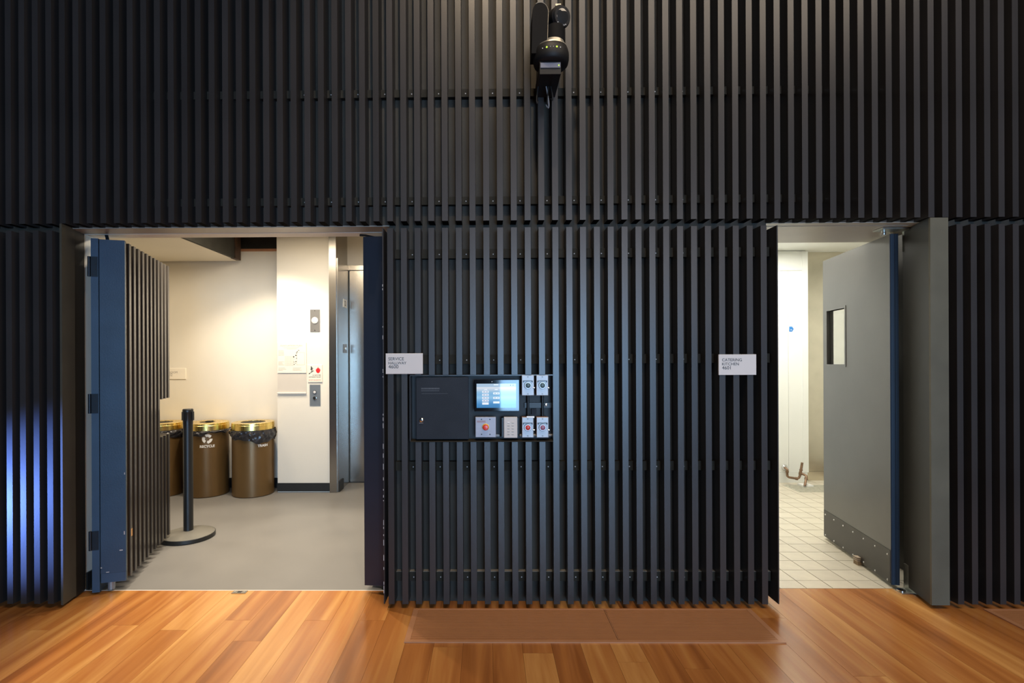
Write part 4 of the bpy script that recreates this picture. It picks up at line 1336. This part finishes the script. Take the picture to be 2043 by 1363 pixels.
MB().poly([S_(634.6, 745), S_(631.6, 743), S_(630, 739.4), S_(630.8, 735.6), S_(631.8, 737.2), S_(632.4, 734.0), S_(633.6, 735.4), S_(634.6, 731.6), S_(635.8, 735.4), S_(636.8, 733.8), S_(637.6, 737.2), S_(638.6, 735.6), S_(639.2, 739.4), S_(637.6, 743)], yq - 0.0006, 0.0006).build('flame', M['red_print'], fs_)
lettering('IN CASE OF FIRE', ax(623.5, yq), yq, az(749.8, yq, 630), 16.5 * yq / F_PX, M['black_print'], fs_, height=0.0125)
lettering('USE STAIRWAY FOR EXIT', ax(616, yq), yq, az(753.6, yq, 630), 24 * yq / F_PX, M['black_print'], fs_, height=0.0125)
lettering('DO NOT USE ELEVATOR', ax(616, yq), yq, az(759.4, yq, 630), 24 * yq / F_PX, M['pink_print'], fs_, height=0.0125)

x0, x1, z0, z1 = pier_rect(618.8, 617.5, 638, 662.5)
ln = thing('lift_lantern', ((x0 + x1) / 2, yp, z0), 'grey lift indicator plate with round white lens', 'lift indicator')
MB().cbox(x0, x1, yp + 0.002, YP - 0.0005, z0, z1, 0.001).build('plate', M['panel_grey'], ln)
c_ = at(628, 639.5, yp)
MB().lathe([(0.0345, 0.0), (0.0345, 0.004), (0.031, 0.007), (0.0, 0.009)], c=(c_.x, yp + 0.002, c_.z), n=32, axis='y').build('lens', M['lens_white'], ln, smooth=True)
for pyy in (620, 659):
    q = at(628, pyy, yp)
    MB().cyl((q.x, yp + 0.0005, q.z), (q.x, yp + 0.002, q.z), 0.005, n=8).build('screw', M['chrome'], ln)

x0, x1, z0, z1 = pier_rect(617.8, 767.5, 639, 810)
cb = thing('lift_call_panel', ((x0 + x1) / 2, yp, z0), 'blue grey lift call panel with two round buttons', 'call panel')
MB().cbox(x0, x1, yp + 0.001, YP - 0.0005, z0, z1, 0.001).build('plate', M['panel_blue'], cb)
for pyy, mm in ((782.5, 'lens_white'), (794.5, 'black')):
    q = at(628, pyy, yp)
    MB().lathe([(0.0185, 0.0), (0.0185, 0.005), (0.015, 0.006)], c=(q.x, yp + 0.001, q.z), n=24, axis='y').build('button_rim', M['black_metal'] if mm == 'lens_white' else M['chrome'], cb, smooth=True)
    MB().lathe([(0.014, 0.004), (0.014, 0.010), (0.0, 0.012)], c=(q.x, yp + 0.001, q.z), n=24, axis='y').build('button', M[mm], cb, smooth=True)

# --- small plates on the lift return
def return_plate(py0, py1, ya, yb_, name, label, cat, m):
    xr = XR + 0.0045
    zc0, zc1 = az(py1, (ya + yb_) / 2, 687), az(py0, (ya + yb_) / 2, 687)
    o = thing(name, (xr, (ya + yb_) / 2, zc0), label, cat)
    MB().box(xr, xr + 0.004, ya, yb_, zc0, zc1).build('plate', m, o)
    return o, xr + 0.004, zc0, zc1, ya, yb_


o, xr, zc0, zc1, ya, yb_ = return_plate(597.5, 613.5, 5.535, 5.675, 'floor_number_sign', 'small white number plate on the steel lift jamb', 'sign', M['white'])
me = text_mesh('2', 0.085, 0.02)
xs_ = [v.co.x for v in me.vertices]
for v in me.vertices:
    a, b_, c_ = v.co.x - (max(xs_) + min(xs_)) / 2, v.co.y, v.co.z
    v.co = (xr + 0.0005 + c_, (ya + yb_) / 2 + a, zc0 + 0.018 + b_ * 0.9)
me.materials.clear()
me.materials.append(M['black_print'])
put('numeral', me, o)
o, xr, zc0, zc1, ya, yb_ = return_plate(687, 704.5, 5.54, 5.67, 'key_switch', 'dark key switch plate on the steel lift jamb', 'switch', M['panel_grey'])
MB().cyl((xr, (ya + yb_) / 2, (zc0 + zc1) / 2), (xr + 0.006, (ya + yb_) / 2, (zc0 + zc1) / 2), 0.016, n=16).build('key_barrel', M['chrome'], o, smooth=True)

# ================================================================== KITCHEN THINGS
# floor drain with copper waste pipe
d0, d1 = floor_at(1590, 980.5), floor_at(1565, 966.5)
dx0 = d0.x
dr = thing('floor_drain', (dx0 + 0.2, 5.45, 0), 'square grey floor drain cover below copper pipe', 'drain')
MB().box(dx0, dx0 + 0.46, 5.30, 5.60, 0.0005, 0.003).build('frame', M['drain'], dr)
w = MB()
for k in range(14):
    w.box(dx0 + 0.02, dx0 + 0.44, 5.312 + k * 0.020, 5.322 + k * 0.020, 0.003, 0.0055)
w.build('grate_bars', M['drain'], dr)['kind'] = 'stuff'
fx = floor_at(1607, 970.5)
MB().box(fx.x - 0.055, fx.x + 0.055, fx.y - 0.05, fx.y + 0.05, 0.006, 0.022).build('funnel_rim', M['white'], dr)

pp = thing('waste_pipe', (ax(1568, 5.68), 5.68, az(932, 5.68, 1566)), 'bent copper waste pipe running to the floor drain', 'pipe')
Q = lambda px, py, y: tuple(at(px, py, y))
MB().tube([Q(1565.5, 933, 5.705), Q(1567.5, 934.5, 5.62), Q(1570.5, 937, 5.60), Q(1570.4, 945, 5.60), Q(1571, 950, 5.60), Q(1574, 952.5, 5.60), Q(1580, 953.5, 5.60), Q(1590, 955.2, 5.60), Q(1594, 953.5, 5.60), Q(1596, 949, 5.60), Q(1597, 943, 5.60), Q(1600.5, 923, 5.60)], 0.0125, n=12).build('trap_pipe', M['copper'], pp, smooth=True)
MB().tube([Q(1597.6, 944.5, 5.60), Q(1604, 947, 5.57), Q(1608.5, 949.5, 5.54), Q(1609, 953, 5.53), Q(1607.5, 960, 5.51), Q(1605.5, 969.5, 5.49)], 0.0125, n=12).build('drop_pipe', M['copper'], pp, smooth=True)
MB().lathe([(0.034, 0.0), (0.034, 0.004), (0.020, 0.022), (0.014, 0.03)], c=(at(1565.5, 933, 5.715).x, 5.7215, at(1565.5, 933, 5.715).z), n=24, axis='y').build('wall_flange', M['chrome'], pp, smooth=True)
for a, b2 in ((Q(1570.5, 939.5, 5.60), Q(1570.4, 943, 5.60)), (Q(1597.4, 941.5, 5.60), Q(1596.3, 947.5, 5.60)), (Q(1587.5, 955, 5.60), Q(1591, 955.4, 5.60)), (Q(1608.8, 953, 5.528), Q(1608, 957, 5.52)), (Q(1597.8, 937, 5.6), Q(1598.2, 939.5, 5.6))):
    MB().cyl(a, b2, 0.0165, n=14).build('coupling', M['copper'], pp, smooth=True)

# blue tag
bt0, bt1 = at(1574.8, 661.8, 5.719), at(1583.6, 651.5, 5.719)
tg = thing('blue_tag', ((bt0.x + bt1.x) / 2, 5.719, bt0.z), 'small blue arrow tag stuck on the white kitchen panel', 'tag')
zc = (bt0.z + bt1.z) / 2
MB().poly([(bt0.x, bt0.z), (bt1.x - 0.018, bt0.z), (bt1.x, zc), (bt1.x - 0.018, bt1.z), (bt0.x, bt1.z)], 5.7185, 0.003).build('arrow', M['blue_tag'], tg)
MB().box(bt0.x + 0.012, bt1.x - 0.02, 5.718, 5.7186, zc - 0.012, zc - 0.006).build('print', M['white_print'], tg)
